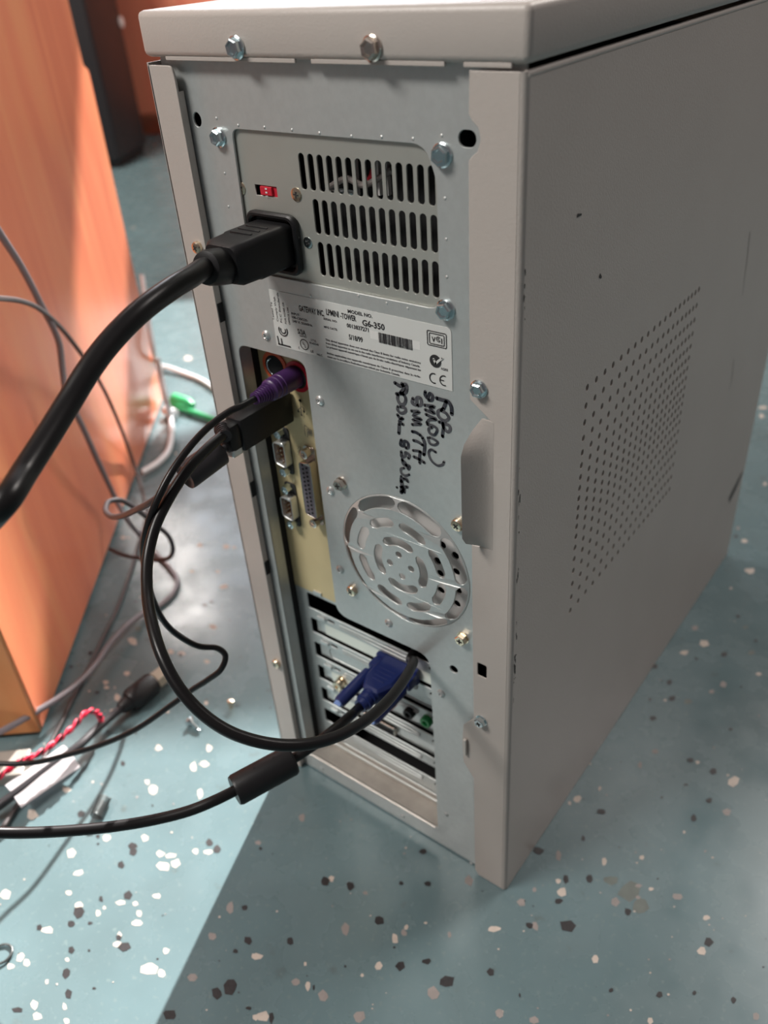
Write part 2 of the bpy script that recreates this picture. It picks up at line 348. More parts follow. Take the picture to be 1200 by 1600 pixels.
    for i in range(260):                                # chips farther off and around, same sizes in metres
        x, y = random.uniform(-2.6, 1.2), random.uniform(-1.2, 1.9)
        if -0.75 < x < 0.4 and -0.35 < y < 0.55: continue
        r = random.uniform(.002, .006); n = random.randint(5, 7)
        f = bm.faces.new([bm.verts.new((x+r*random.uniform(.7, 1.1)*math.cos(6.283*k/n), y+r*random.uniform(.7, 1.1)*math.sin(6.283*k/n), z+.0001)) for k in range(n)])
        f.material_index = random.choice((1, 2, 3))
    return struct(obj('floor', bm, [M['floor'], M['flake_dark'], M['flake_pale'], M['flake_grey'], M['stain']]))
build_floor()

ROOM = Matrix(((U2.x, V2.x, 0, 0), (U2.y, V2.y, 0, 0), (0, 0, 1, 0), (0, 0, 0, 1)))   # (along wall, towards wall, up) -> world
LW = 2.95
def wall_z(vp): return (LW-vp)*SUN_T/0.946
A = (0.54, 0.97, wall_z(0.16), wall_z(-0.45)); B = (-1.9, 0.522, wall_z(1.15), wall_z(0.10))
bm = bmesh.new()
for lo, hi in (((-5.0, 0), (B[0], 5.0)), ((B[0], 0), (B[1], B[2])), ((B[0], B[3]), (B[1], 5.0)), ((B[1], 0), (A[0], 5.0)), ((A[0], 0), (A[1], A[2])), ((A[0], A[3]), (A[1], 5.0)), ((A[1], 0), (5.0, 5.0))):
    box(bm, (lo[0], LW, lo[1]), (hi[0], LW+0.14, hi[1]))
bm.transform(ROOM); struct(obj('wall_back', bm, M['wall']))
for n_, w_ in (('window_1', A), ('window_2', B)):
    bm = bmesh.new()
    for lo, hi in (((w_[0], w_[2]), (w_[0]+.03, w_[3])), ((w_[1]-.03, w_[2]), (w_[1], w_[3])), ((w_[0], w_[2]), (w_[1], w_[2]+.03)), ((w_[0], w_[3]-.03), (w_[1], w_[3]))):
        box(bm, (lo[0], LW+.04, lo[1]), (hi[0], LW+.10, hi[1]))
    if n_ == 'window_2': box(bm, (w_[0]+.02, LW+.01, wall_z(.53)), (w_[1]-.02, LW+.13, wall_z(.49)))  # unseen rail added to throw a shade band across the sun patch
    bm.transform(ROOM); struct(obj(n_, bm, M['frame']))

# ------------------------------------------------------------------ furniture
def wooden_desk():
    a = Vector((-0.371, -0.093, 0)); d = Vector((-0.6393, 0.769, 0)); n = Vector((0.769, 0.6393, 0))
    t = thing('desk', 'orange wood veneer desk side standing left of the computer', 'desk', a+d*.3)
    MT = Matrix(((d.x, -n.x, 0, a.x), (d.y, -n.y, 0, a.y), (0, 0, 1, 0), (0, 0, 0, 1)))   # (along, inward, up)
    bm = bmesh.new()
    out = roundpoly([(0.004, 0.004), (0.592, 0.004), (0.607, 0.408), (0.590, 0.414), (0.590, 0.70), (0.004, 0.70)], [0, .002, .012, .003, 0, 0])
    add_mesh(bm, sheet_mesh(out, [], 0.018, 0.0008), MT @ Matrix(((1, 0, 0, 0), (0, 0, -1, 0), (0, 1, 0, 0), (0, 0, 0, 1))))
    obj('side_panel', bm, M['wood'], t)
    bm = bmesh.new()
    hole = circ(0.040, 0.066, 0.003, 12)
    me = sheet_mesh([(0.0, 0.004), (0.52, 0.004), (0.52, 0.70), (0.0, 0.70)], [hole], 0.018, 0.0006)
    add_mesh(bm, me, MT @ Matrix(((0, 0, -1, 0), (1, 0, 0, 0.0005), (0, 1, 0, 0), (0, 0, 0, 1))))
    o = obj('front_panel', bm, M['woodend'], t)
    bm = bmesh.new(); box(bm, (-.03, -.02, .70), (.64, .54, .73), .003, MT); obj('desk_top', bm, M['wood'], t)
    bm = bmesh.new(); box(bm, (.575, .02, .004), (.590, .52, .70), 0, MT); obj('back_panel', bm, M['wood'], t)
    bm = bmesh.new(); box(bm, (.02, .05, 0), (.05, .08, .02), .002, MT); obj('foot', bm, M['pan'], t)
    f_ = flr(24, 1207); f_ = Vector(((f_-a).dot(d), -(f_-a).dot(n), 0)); bm = bmesh.new(); box(bm, (f_.x-.012, f_.y-.012, 0), (f_.x+.012, f_.y+.03, .012), .001, MT); obj('foot', bm, M['pan'], t)
    bm = bmesh.new(); box(bm, (.52, .05, 0), (.55, .08, .02), .002, MT); obj('foot', bm, M['pan'], t)
wooden_desk()

def black_cabinet():
    c = flr(190, 264); r = flr(233, 238); e = (r-c); e.z = 0
    L = e.length; e.normalize(); f = Vector((-e.y, e.x, 0))
    t = thing('black_cabinet', 'tall black cabinet blurred on the floor beyond the desk, before the red wood cupboard', 'cabinet', c)
    MT = Matrix(((e.x, f.x, 0, c.x), (e.y, f.y, 0, c.y), (0, 0, 1, 0), (0, 0, 0, 1)))
    bm = bmesh.new(); box(bm, (0, 0, 0.02), (L, .55, .95), .012, MT, 3); obj('body', bm, M['blackbox'], t, 40)
    bm = bmesh.new(); box(bm, (.01, .01, 0), (L-.01, .54, .03), .004, MT); obj('plinth', bm, M['void'], t)
    return t, e, f, c, L, MT
bc = black_cabinet()
bm = bmesh.new()
p = W(180, 35, depth(bc[3])*0.99)
loc = bc[5].inverted() @ p
lathe(bm, bc[5] @ Vector((loc.x, 0.001, loc.z)), bc[5] @ Vector((loc.x, -.02, loc.z)), [(0, .014), (.004, .014), (.006, .008), (.006, 0)])
obj('lock', bm, M['duct'], bc[0])

def cupboard():
    c = flr(238, 236); vv = c.dot(V2)
    bm = bmesh.new()
    t = thing('cupboard', 'red-orange wooden cupboard across the far end of the floor', 'cupboard', ROOM @ Vector((-.6, vv+.1, 0)))
    box(bm, (-2.6, vv+.25, .05), (.35, LW-.02, .84), .004, ROOM); obj('body', bm, M['wooddark'], t)
    for k in range(4):
        bm = bmesh.new(); x = -2.58+k*.735
        box(bm, (x, vv+.23, .07), (x+.72, vv+.249, .80), .003, ROOM); obj('door', bm, M['wooddark'], t)
    bm = bmesh.new(); box(bm, (-2.62, vv+.21, .84), (.37, LW-.005, .87), .004, ROOM); obj('top', bm, M['wooddark'], t)
    bm = bmesh.new(); box(bm, (-2.55, vv+.30, 0), (.30, LW-.05, .05), 0, ROOM); obj('plinth', bm, M['wooddark'], t)
cupboard()

# ------------------------------------------------------------------ the computer tower
XL, H, D = -0.1920, 0.4728, 0.4195
YP = 0.0042                                   # face of the steel back plate behind the painted flanges
YS = 0.018                                    # recessed card and connector plane
tower = thing('computer_tower', 'beige computer tower seen from the back, standing on the teal floor', 'computer', (XL/2, D/2, 0))
xa = lambda u, v, y=YP: rear(u, v, y).x
za = lambda u, v, y=YP: rear(u, v, y).z

# --- steel back plate with the power supply, connector, fan and screw holes
psu_op = roundpoly([(-.1505, .3810), (-.0405, .3810), (-.0405, .4330), (-.0455, .4455), (-.1490, .4455)], [.002, .006, .004, .006, .004])
OX0, OX1, OX2 = -.1695, -.1225, -.0545
card_op = roundpoly([(OX0, .3395), (OX1, .3395), (OX1, .1745), (OX2, .1745), (OX2, .0165), (OX0, .0165)], [.006, .006, .009, .009, .002, .002], 5)
FC = (-0.0684, 0.2360); FR = 0.0413
holes = [psu_op, card_op, circ(*FC, FR, 64), circ(*q(308, 187, YP), .0026, 16, .0031), circ(*q(709, 1046, YP), .0026, 16),
         rrect(xa(730, 217)-.0038, xa(730, 217)+.0038, za(730, 217)-.0030, za(730, 217)+.0030, .0028), rrect(xa(753, 1048)-.004, xa(753, 1048)+.0035, za(753, 1048)-.0055, za(753, 1048)+.0055, .001)]
bm = bmesh.new()
rsheet(bm, [(XL+.004, .0015), (-.0025, .0015), (-.0025, .4737), (XL+.004, .4737)], holes, YP, .0012, .0002)
# folded rim on the left of the opening, and its short return
box(bm, (OX0-.0012, YP+.0002, .0165), (OX0, YP+.0085, .3395))
for u, v in ((338, 185), (372, 196), (413, 199), (456, 203), (499, 208), (549, 213), (596, 214), (645, 217), (690, 212), (695, 310), (697, 374), (698, 433), (560, 462), (604, 474), (637, 482), (351, 271), (357, 323), (485, 462)):
    p = rear(u, v, YP)
    lathe(bm, p+Vector((0, .0002, 0)), p-Vector((0, .01, 0)), [(0, .0008), (.0003, .0007), (.0005, .0003)], 8)
obj('back_plate', bm, M['steel'], tower)

bm = bmesh.new()                                                         # dusty pan under the card slots
box(bm, (OX0, YP+.0013, .0150), (OX2+.001, YS+.004, .0168)); box(bm, (OX0, YS+.001, .0168), (OX2, YS+.002, .026))
obj('bottom_pan', bm, M['pan'], tower)
bm = bmesh.new(); sweep(bm, [Vector((OX0+.002, YP-.0002, .0165)), Vector((OX2-.002, YP-.0002, .0165))], .0008, 8); obj('rolled_lip', bm, M['lip'], tower)

bm = bmesh.new()                                                         # black box blocking light; shade inside the case put into its colour
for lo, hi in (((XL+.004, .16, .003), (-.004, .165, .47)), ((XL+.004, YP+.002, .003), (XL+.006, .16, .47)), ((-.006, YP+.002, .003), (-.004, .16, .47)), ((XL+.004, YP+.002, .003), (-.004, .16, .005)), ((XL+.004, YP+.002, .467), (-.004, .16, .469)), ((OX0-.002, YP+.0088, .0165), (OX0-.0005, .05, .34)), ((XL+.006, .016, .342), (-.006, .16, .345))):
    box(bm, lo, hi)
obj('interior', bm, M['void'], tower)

# --- painted shell: top cover, left and right side panels
bm = bmesh.new(); box(bm, (XL-.0006, -.0012, .4736), (.0012, D+.001, .4916), .0028, None, 3)
obj('top_cover', bm, M['paint'], tower, 40)
bm = bmesh.new()
for a_, b_ in ((261, 462), (487, 695), (725, 800)):
    box(bm, (rear(a_, 98).x, -.0004, .4726), (rear(b_, 100).x, .0008, .4742), .0002)
obj('cover_tab', bm, M['paint'], tower)

def side_panel_right():
    bm = bmesh.new()
    Y0 = -.0005
    L = [(733, 108), (733, 130), (732, 178), (738, 190), (747, 199), (751, 217), (746, 237), (737, 245), (732, 252), (733, 463), (734, 624), (721, 662), (723, 832), (731, 848), (737, 851), (738, 960), (739, 1043), (740, 1123), (724, 1133), (722, 1160), (724, 1190), (740, 1216), (742, 1358), (748, 1369)]
    pts = [q(u, v, Y0) for u, v in L]
    pts[0] = (pts[0][0], H-.0012); pts[-1] = (pts[-1][0], .0006)
    pts = pts + [(-.0025, .0006), (-.0025, H-.0012)]
    xr_, zt, zb_ = xa(768, 740, 0), za(745, 655, 0), za(745, 849, 0)
    hl = rrect(xa(753, 1048, Y0)-.0028, xa(753, 1048, Y0)+.0028, za(753, 1048, Y0)-.0047, za(753, 1048, Y0)+.0047, .001)
    # the finger pull is cut out of the flat flange and bent outwards
    x721 = rear(722, 750, Y0-.0098).x
    flat = pts[:11]+[(xr_, zt+.001), (xr_, zb_-.0005)]+[pts[14]]+pts[15:]
    rsheet(bm, flat, [hl], Y0, .0009, .0002)
    n = 14; rows = []
    for k in range(n+1):
        t = k/n; z = zt+.001+(zb_-.0005-zt-.001)*t
        e = min(1, t/.22)*min(1, (1-t)/.11); e = e*e*(3-2*e)
        xl = xr_+(x721-xr_)*(1 if 0.10 < t < 0.94 else (0.55+4.5*t if t <= .10 else 0.72+(1-t)*4.6))
        rows.append([(xr_+.0012+(xl-xr_-.0012)*s, Y0-.00006-.0105*e*(s**1.6), z) for s in [i/7 for i in range(8)]])
    vs = [[bm.verts.new(p) for p in r] for r in rows]; vb = [[bm.verts.new((p[0], p[1]+.0009, p[2])) for p in r] for r in rows]
    for i in range(n):
        for j in range(7):
            bm.faces.new((vs[i][j], vs[i][j+1], vs[i+1][j+1], vs[i+1][j])); bm.faces.new((vb[i][j], vb[i+1][j], vb[i+1][j+1], vb[i][j+1]))
        bm.faces.new((vs[i][7], vb[i][7], vb[i+1][7], vs[i+1][7]))
    for j in range(7): bm.faces.new((vs[n][j], vs[n][j+1], vb[n][j+1], vb[n][j])); bm.faces.new((vs[0][j], vb[0][j], vb[0][j+1], vs[0][j+1]))
    # rounded corner fold and perforated side sheet
    R_ = .0025; ring = []
    for k in range(7):
        t = math.pi/2*k/6; ring.append((-.0025+R_*math.sin(t), Y0+R_-R_*math.cos(t)))
    vv = [[bm.verts.new((x, y, z)) for x, y in ring] for z in (.0006, H-.0012)]
    for j in range(6): bm.faces.new((vv[0][j], vv[0][j+1], vv[1][j+1], vv[1][j]))
    ys = [.0668, .0767, .0863, .0957, .1052, .1139, .1226, .1311, .1393, .1475, .1553, .1630, .1703, .1773, .1841, .1908, .1970, .2027, .2083, .2139]
    zs = [.3281, .3183, .3092, .3005, .2923, .2848, .2777, .2711, .2647, .2588, .2530, .2469, .2404, .2330, .2253, .2171, .2080, .1984, .1884]
    hs = [circ(y, z, .0016, 10, .0019) for y in ys for z in zs]
    add_mesh(bm, sheet_mesh([(Y0+R_, .0006), (D, .0006), (D, H-.0032), (Y0+R_, H-.0032)], hs, .0010, 0), SIDE(0))
    sweep(bm, [Vector((-.0012, .001, H-.0022)), Vector((-.0012, D, H-.0022))], .0014, 10)
    box(bm, (-.18, D-.0012, .0006), (-.0005, D-.0002, H-.002))
    return obj('side_panel', bm, M['paint'], tower, 42)
spr = side_panel_right()
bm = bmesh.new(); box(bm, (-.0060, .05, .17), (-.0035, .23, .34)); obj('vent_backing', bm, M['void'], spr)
def scuff(pts, w, bm=None, x=.00015):
    own = bm is None
    if own: bm = bmesh.new()
    P = [side(u, v, x) for u, v in pts]
    d_ = [(P[min(i+1, len(P)-1)]-P[max(i-1, 0)]).normalized().cross(Vector((1, 0, 0)))*w/2*(.5 if i == len(P)-1 else 1) for i in range(len(P))]
    a_ = [bm.verts.new(p+n_) for p, n_ in zip(P, d_)]; b_ = [bm.verts.new(p-n_) for p, n_ in zip(P, d_)]
    for i in range(len(P)-1): bm.faces.new((a_[i], b_[i], b_[i+1], a_[i+1]))
    if own: bmesh.ops.recalc_face_normals(bm, faces=bm.faces[:]); obj('scuff_mark', bm, M['fleck'], spr)
scuff([(1172, 362), (1167, 410), (1160, 462)], .0006); scuff([(1147, 562), (1143, 595), (1139, 610)], .0006)
scuff([(902, 337), (909, 335)], .0015); scuff([(937, 430), (940, 434)], .002); scuff([(1139, 782), (1149, 762), (1160, 738)], .009)
for k in range(40):
    v = random.choice((random.uniform(410, 500), random.uniform(700, 790), random.uniform(780, 1150), random.uniform(1020, 1060)))
    u = 824-(v-108)*.0265+random.uniform(4, 7); scuff([(u, v), (u+random.uniform(-.4, .4), v+random.uniform(2, 9))], random.uniform(.0003, .0009))
bm = bmesh.new(); p = rear(727, 1166, -.0012); box(bm, (p.x-.0008, -.0026, p.z-.0065), (p.x+.0012, -.0008, p.z+.0065), .0004); obj('spring_tab', bm, M['lip'], spr)

bm = bmesh.new()                                                         # left side panel
pts = roundpoly([(XL, .001), (-.1750, .001), (-.1750, .466), (-.1762, .4705), (XL, .4705)], [0, 0, .002, .0025, 0])
rsheet(bm, pts, [], -.0005, .0012, .0003)
box(bm, (-.1760, .0004, .003), (-.1750, .0032, .4600))
box(bm, (XL, -.0005, .001), (XL+.001, D, .4715))
obj('side_panel', bm, M['paint'], tower)
for u, v in ((343, 490), (403, 770), (424, 893)):
    bm = bmesh.new(); p = rear(u, v, 0); box(bm, (-.1751, -.0002, p.z-.005), (-.1746, .0034, p.z+.005)); obj('notch', bm, M['void'], tower)

# --- power supply
psu = bmesh.new()
sl = []
def slots(row, x_first, x_last, cnt, top, bot):
    a1, a2 = q(*top, YP+.0015), q(*bot, YP+.0015)
    xs0 = rear(*x_first, YP+.0015).x; xs1 = rear(*x_last, YP+.0015).x
    for k in range(cnt):
        x = xs0+(xs1-xs0)*k/(cnt-1); sl.append(rrect(x-.0016, x+.0016, a2[1], a1[1], .00155, 4))
c2 = lambda x, y: (420+x/3.529, 180+y/3.529)
slots(1, c2(186, 310), c2(898, 380), 14, c2(172, 208), c2(200, 412))
slots(2, c2(265, 560), c2(912, 650), 13, c2(255, 463), c2(278, 657))
slots(3, c2(292, 790), c2(920, 905), 13, c2(283, 700), c2(300, 886))
sw = [q(398, 288, YP+.0015), q(434, 309, YP+.0015)]
swh = [(sw[0][0], sw[1][1]), (sw[1][0], sw[1][1]), (sw[1][0], sw[0][1]), (sw[0][0], sw[0][1])]
rsheet(psu, [(-.1560, .3770), (-.0330, .3770), (-.0330, .4500), (-.1560, .4500)], sl+[swh], YP+.0015, .0009, .0001)
PS = obj('power_supply', psu, M['psu'], tower)
bm = bmesh.new(); box(bm, (-.1560, .016, .377), (-.033, .08, .45)); obj('psu_shade_block', bm, M['void'], PS)  # black block, the shade inside the power supply put into its colour
bm = bmesh.new()
xm = sw[0][0]+(sw[1][0]-sw[0][0])*.25
box(bm, (xm, YP+.0022, sw[1][1]), (sw[1][0], YP+.006, sw[0][1])); box(bm, (xm, YP+.0010, sw[1][1]+.0004), (xm+.0072, YP+.004, sw[0][1]-.0004), .0003)
obj('voltage_switch', bm, M['red'], PS)
bm = bmesh.new()
for k, s in enumerate('115'): text_into(bm, s, xm+.0046, (sw[0][1]+sw[1][1])/2+.0008-.0016*k, .0007, .0012, YP+.0008, math.pi/2)
obj('switch_marking', bm, M['sticker'], PS)
for uv, c_, r_ in (((c2(400, 380)), 'red', .0022), (c2(430, 395), 'greencord', .002)):
    pass
bm = bmesh.new(); sweep(bm, spline([rear(*c2(330, 400), .013), rear(*c2(430, 350), .0125), rear(*c2(520, 385), .012), rear(*c2(620, 340), .013), rear(*c2(680, 300), .0135)]), .0014, 10); obj('inner_wire', bm, M['flake_grey'], PS)
bm = bmesh.new(); sweep(bm, spline([rear(*c2(340, 415), .0135), rear(*c2(420, 420), .013), rear(*c2(470, 430), .0135)]), .0012, 10); obj('inner_wire', bm, M['zinc'], PS)
bm = bmesh.new(); sweep(bm, spline([rear(*c2(540, 380), .0138), rear(*c2(565, 335), .013), rear(*c2(575, 300), .0138)]), .0012, 10); obj('inner_wire', bm, M['red'], PS)
for x0_, x1_ in ((478, 500), (590, 625), (650, 672)):
    bm = bmesh.new(); a_, b_ = rear(*c2(x0_, 240), .015), rear(*c2(x1_, 440), .015); box(bm, (a_.x, .0135, b_.z), (b_.x, .0158, a_.z)); obj('heat_sink_fin', bm, M['duct'], PS)
IC = (-.1316, .3975)
bm = bmesh.new(); yI = YP+.0015
o1 = rrect(IC[0]-.0155, IC[0]+.0155, IC[1]-.0138, IC[1]+.0138, .005); i1 = rrect(IC[0]-.0128, IC[0]+.0128, IC[1]-.0112, IC[1]+.0112, .003)
rsheet(bm, o1, [i1], yI-.0035, .0036, .0008); box(bm, (IC[0]-.0128, yI-.0004, IC[1]-.0112), (IC[0]+.0128, yI-.0001, IC[1]+.0112)); obj('power_inlet', bm, M['black'], PS, 40)

# --- connector plate with its ports
bm = bmesh.new()
rsheet(bm, [(OX0-.004, .1672), (-.1160, .1672), (-.1160, .3380), (OX0-.004, .3380)], [], YS, .0008); IO = obj('connector_plate', bm, M['io'], tower)
def ps2(u, v, c_):
    p = rear(u, v, YS); bm = bmesh.new()
    lathe(bm, p+Vector((0, -.0002, 0)), p-Vector((0, .1, 0)), [(0, .0088), (.0008, .0088), (.0008, 0)], 32); o = obj('keyboard_port', bm, c_, IO, 40)
    bm = bmesh.new(); lathe(bm, p-Vector((0, .0009, 0)), p-Vector((0, .1, 0)), [(0, .0066), (.0003, .0066), (.0003, 0)], 28); obj('socket', bm, M['void'], o, 40)
    bm = bmesh.new(); sweep(bm, [Vector((p.x+a_[0], p.y-.0014, p.z+a_[1])) for a_ in arc(0, 0, .0050, 100, 250)], .0005, 8); obj('shield_ring', bm, M['zinc'], o, 60)
ps2(431, 572, M['orange']); ps2(466, 588, M['red'])
def dshell(w_, h_, r_):
    # tall D outline (vertical), wide side towards +x
    return roundpoly([(w_/2, h_/2), (-w_/2, h_/2-.0016), (-w_/2, -h_/2+.0016), (w_/2, -h_/2)], r_)
def dsub(name, u, v, h_, spacing, rows, male):
    p = rear(u, v, YS); bm = bmesh.new()
    tr = lambda L: [(p.x+x, p.z+z) for x, z in L]
    fl = rrect(p.x-.0042, p.x+.0046, p.z-spacing/2-.0030, p.z+spacing/2+.0030, .002)
    rsheet(bm, fl, [], YS-.0008, .0008, .0002); fo = obj('flange', bm, M['recess'] if male else M['nickel'], IO); bm = bmesh.new()  # serial ports: dark sheet, the shaded gap round them put into the colour
    rsheet(bm, tr(dshell(.0090, h_, .0022)), [tr(dshell(.0078, h_-.0012, .0018))], YS-.0060, .0058, .0003)
    o = obj(name, bm, M['bracket'] if male else M['nickel'], IO, 35)
    bm = bmesh.new(); rsheet(bm, tr(dshell(.0077, h_-.0013, .0018)), [], YS-(.0016 if male else .0056), .0006); obj('insert', bm, M['maroon'] if male else M['socket'], o)
    bm = bmesh.new()
    for n_, xo in rows:
        for k in range(n_):
            z = p.z+(k-(n_-1)/2)*.00277
            b0 = Vector((p.x+xo, YS-.0016 if male else YS-.0057, z)); lathe(bm, b0, b0-Vector((0, 1, 0)), [(0, .00055 if male else .0007), (.0040 if male else .0003, .0005 if male else .0007)], 8)
    obj('pins' if male else 'pin_holes', bm, M['pin'] if male else M['void'], o, 40)
    for s in (-1, 1):
        c = Vector((p.x+.0002, YS-.0008, p.z+s*spacing/2)); bm = bmesh.new()
        lathe(bm, c, c-Vector((0, 1, 0)), [(0, .0028), (.0048, .0028), (.0050, .0022), (.0050, .0013), (.0040, .0012), (.0040, 0)], 6 if male else 18); obj('jack_screw', bm, M['zinc'] if male else M['nickel'], o, 25)
dsub('serial_port', 447, 703, .0170, .0250, ((5, .0014), (4, -.0014)), True)
dsub('serial_port', 458, 787, .0170, .0250, ((5, .0014), (4, -.0014)), True)
dsub('parallel_port', 491, 759, .0385, .0470, ((13, -.0014), (12, .0014)), False)
yk = YS-.0009
def new_mark():
    global bm
    bm = bmesh.new()
new_mark()
def ink_px(pts, w): stroke(bm, [q(u, v, yk) for u, v in pts], w, yk-.0001)
c5 = lambda *L: [(360+x/5, 520+y/5) for x, y in L]
ink_px(c5((545, 530), (558, 640)), .0005); ink_px(c5((550, 585), (530, 600), (532, 612)), .0004); ink_px(c5((548, 570), (575, 590), (576, 615)), .0004)
for c_, r_ in (((545, 530), .0010), ((532, 612), .0007), ((576, 615), .0007), ((558, 642), .0006)):
    x, z = q(*c5(c_)[0], yk); stroke(bm, [(x-.0001, z), (x+.0001, z)], r_*2, yk-.0001)
obj('usb_symbol', bm, M['inkgrey'], IO); new_mark()
ink_px(c5((580, 720), (585, 800), (605, 815), (612, 745), (580, 720)), .0004); ink_px(c5((600, 750), (605, 795), (640, 805), (636, 762), (600, 750)), .0004)
for dx in (0, 9, 18): ink_px(c5((612+dx, 765+dx*.3), (615+dx, 788+dx*.3)), .0005)
obj('printer_symbol', bm, M['inkgrey'], IO)
for bx, by in ((522, 885), (580, 1310)):
    new_mark()
    ink_px(c5((bx, by), (bx+14, by+8), (bx+2, by+22), (bx+18, by+30), (bx+4, by+44), (bx+20, by+52)), .00035); ink_px(c5((bx+28, by+10), (bx+8, by+70), (bx+34, by+66)), .0003); ink_px(c5((bx+22, by+2), (bx+30, by+50)), .0003)
    obj('serial_symbol', bm, M['inkgrey'], IO)

# --- expansion slots
PITCH, Z0, SH = .02155, .1645, .0128
bm = bmesh.new(); sh = []
for i in range(7):
    z = Z0-i*PITCH
    if i < 6 or True: sh.append(roundpoly([(-.1608, z), (-.0520, z), (-.0520, z-SH), (-.1608, z-SH)], .0014))
for i in range(7): z = Z0-i*PITCH+.0046; sh.append(rrect(-.1455, -.1395, z-.0012, z+.0012, .0010)); sh.append(rrect(-.0660, -.0590, z-.0012, z+.0012, .0011))
rsheet(bm, [(OX0-.003, .0200), (-.0500, .0200), (-.0500, .1700), (OX0-.003, .1700)], sh, YS+.0004, .0009, .00015)
SP = obj('slot_frame', bm, M['steel'], tower)
for i in range(7):
    z = Z0-i*PITCH+.0044
    bm = bmesh.new(); box(bm, (-.1535, YS-.0012, z-.0013), (-.1468, YS+.0002, z+.0012), .0004); obj('guide_tab', bm, M['bracket'], SP)
    bm = bmesh.new(); zz = z
    sweep(bm, spline([Vector((-.135, YS-.0002, zz+.0014)), Vector((-.080, YS-.0002, zz+.0014)), Vector((-.0755, YS-.0002, zz+.0008)), Vector((-.0755, YS-.0002, zz-.0008)), Vector((-.080, YS-.0002, zz-.0014)), Vector((-.135, YS-.0002, zz-.0014))], 5), .00035, 6); obj('pressed_rib', bm, M['steel'], SP, 60)
def cover(i, m, emboss=False, x0=-.1580):
    z = Z0-i*PITCH-.0002; bm = bmesh.new(); y = YS+.0030
    box(bm, (x0, y, z-SH+.0006), (-.0505, y+.0009, z-.0002), .0002); o = obj('slot_cover', bm, m, tower)
    if emboss:
        bm = bmesh.new(); mz = z-SH/2+.0002
        sweep(bm, [Vector((x, y-.0001, zz_)) for x, zz_ in rrect(-.150, -.058, mz-.0040, mz+.0040, .0038)+[rrect(-.150, -.058, mz-.0040, mz+.0040, .0038)[0]]], .0004, 6); obj('pressed_rib', bm, m, o, 60)
    return o
SC1 = cover(1, M['bracket']); cover(2, M['steel'], True); SC3 = cover(3, M['bracket']); SC4 = cover(4, M['bracket']); SC6 = cover(6, M['steel'], True)
for s_, i_ in ((SC1, 1), (SC3, 3), (SC4, 4)):
    z = Z0-i_*PITCH; bm = bmesh.new(); box(bm, (-.1500, YS+.0018, z-SH+.0018), (-.0560 if i_ == 1 else -.130, YS+.0028, z-.0012), .0004); obj('card_plate', bm, M['pcb'], s_)
# coaxial jack, audio jacks, game port
p = rear(536, 1069, YS+.002); p.z = Z0-3*PITCH-SH/2
bm = bmesh.new(); lathe(bm, p, p-Vector((0, 1, 0)), [(0, .0046), (.001, .0046), (.001, .0036), (.0065, .0036), (.0067, .0030), (.0067, .0016), (.005, .0014), (.005, 0)], 18); obj('coaxial_jack', bm, M['brass'], SC3, 35)
for (u, v), c_ in zip(((606, 1103), (637, 1117), (664, 1130)), ('red', 'black', 'green_jack')):
    p = rear(u, v, YS-.003); p.y = YS+.0018; bm = bmesh.new()
    lathe(bm, p, p-Vector((0, 1, 0)), [(0, .0040), (.0048, .0038), (.0052, .0034), (.0052, .0019), (.0010, .0018), (.0010, 0)], 20); o = obj('audio_jack', bm, M[c_], SC3, 35)
    bm = bmesh.new(); lathe(bm, p-Vector((0, .0012, 0)), p-Vector((0, 1, 0)), [(0, .0017), (.0003, 0)], 12); obj('jack_hole', bm, M['void'], o)
    bm = bmesh.new(); box(bm, (p.x-.0075, YS+.0004, p.z-.0028), (p.x-.0052, YS+.0024, p.z+.0026), .0008); obj('bracket_tab', bm, M['bracket'], SC3)
p = rear(603, 1139, YS+.002); z5 = Z0-4*PITCH-SH/2
bm = bmesh.new(); box(bm, (p.x-.018, YS-.0008, z5-.0034), (p.x+.010, YS+.0034, z5+.0034), .001); o = obj('game_port', bm, M['nickel'], SC4)
bm = bmesh.new(); box(bm, (p.x-.0165, YS-.0014, z5-.0024), (p.x+.0085, YS-.0004, z5+.0024), .0006); obj('port_face', bm, M['void'], o)

# --- fan grille pressed into the plate
bm = bmesh.new()
RD, yD = .0343, .0010
hl = []
def arcslot(r0, r1, a0, a1):
    rm = (r0+r1)/2; hr = (r1-r0)/2; ca = math.degrees(hr/rm)
    o_ = arc(*FC, r1, a0+ca*.4, a1-ca*.4, 8); i_ = arc(*FC, r0, a1-ca*.4, a0+ca*.4, 8)
    e1 = arc(FC[0]+rm*math.cos(math.radians(a1-ca*.1)), FC[1]+rm*math.sin(math.radians(a1-ca*.1)), hr*.72, a1+50, a1+130, 3); e0 = arc(FC[0]+rm*math.cos(math.radians(a0+ca*.1)), FC[1]+rm*math.sin(math.radians(a0+ca*.1)), hr*.72, a0+230, a0+310, 3)
    return o_+e1+i_+e0
for k in range(8): hl.append(arcslot(.0237, .0290, k*45+24.5-15, k*45+24.5+15))
for k in range(4): hl.append(arcslot(.0125, .0175, k*90+4-33, k*90+4+33))
for k in range(4): a_ = math.radians(90*k+6); hl.append(circ(FC[0]+.0070*math.cos(a_), FC[1]+.0070*math.sin(a_), .0019, 14))
for k in range(8): hl.append(arcslot(.0347, .0402, k*45+24.5-18.5, k*45+24.5+18.5))
me = sheet_mesh(circ(*FC, FR-.0001, 96), hl, .0009, .0002)
for v in me.vertices:                                   # dish the flat blank outwards
    t_ = (math.hypot(v.co.x-FC[0], v.co.y-FC[1])-RD)/(FR-RD); v.co.z -= (YP-yD)*max(0, min(1, t_))
add_mesh(bm, me, REAR(yD))
FG = obj('fan_grille', bm, M['steel'], tower)
bm = bmesh.new()
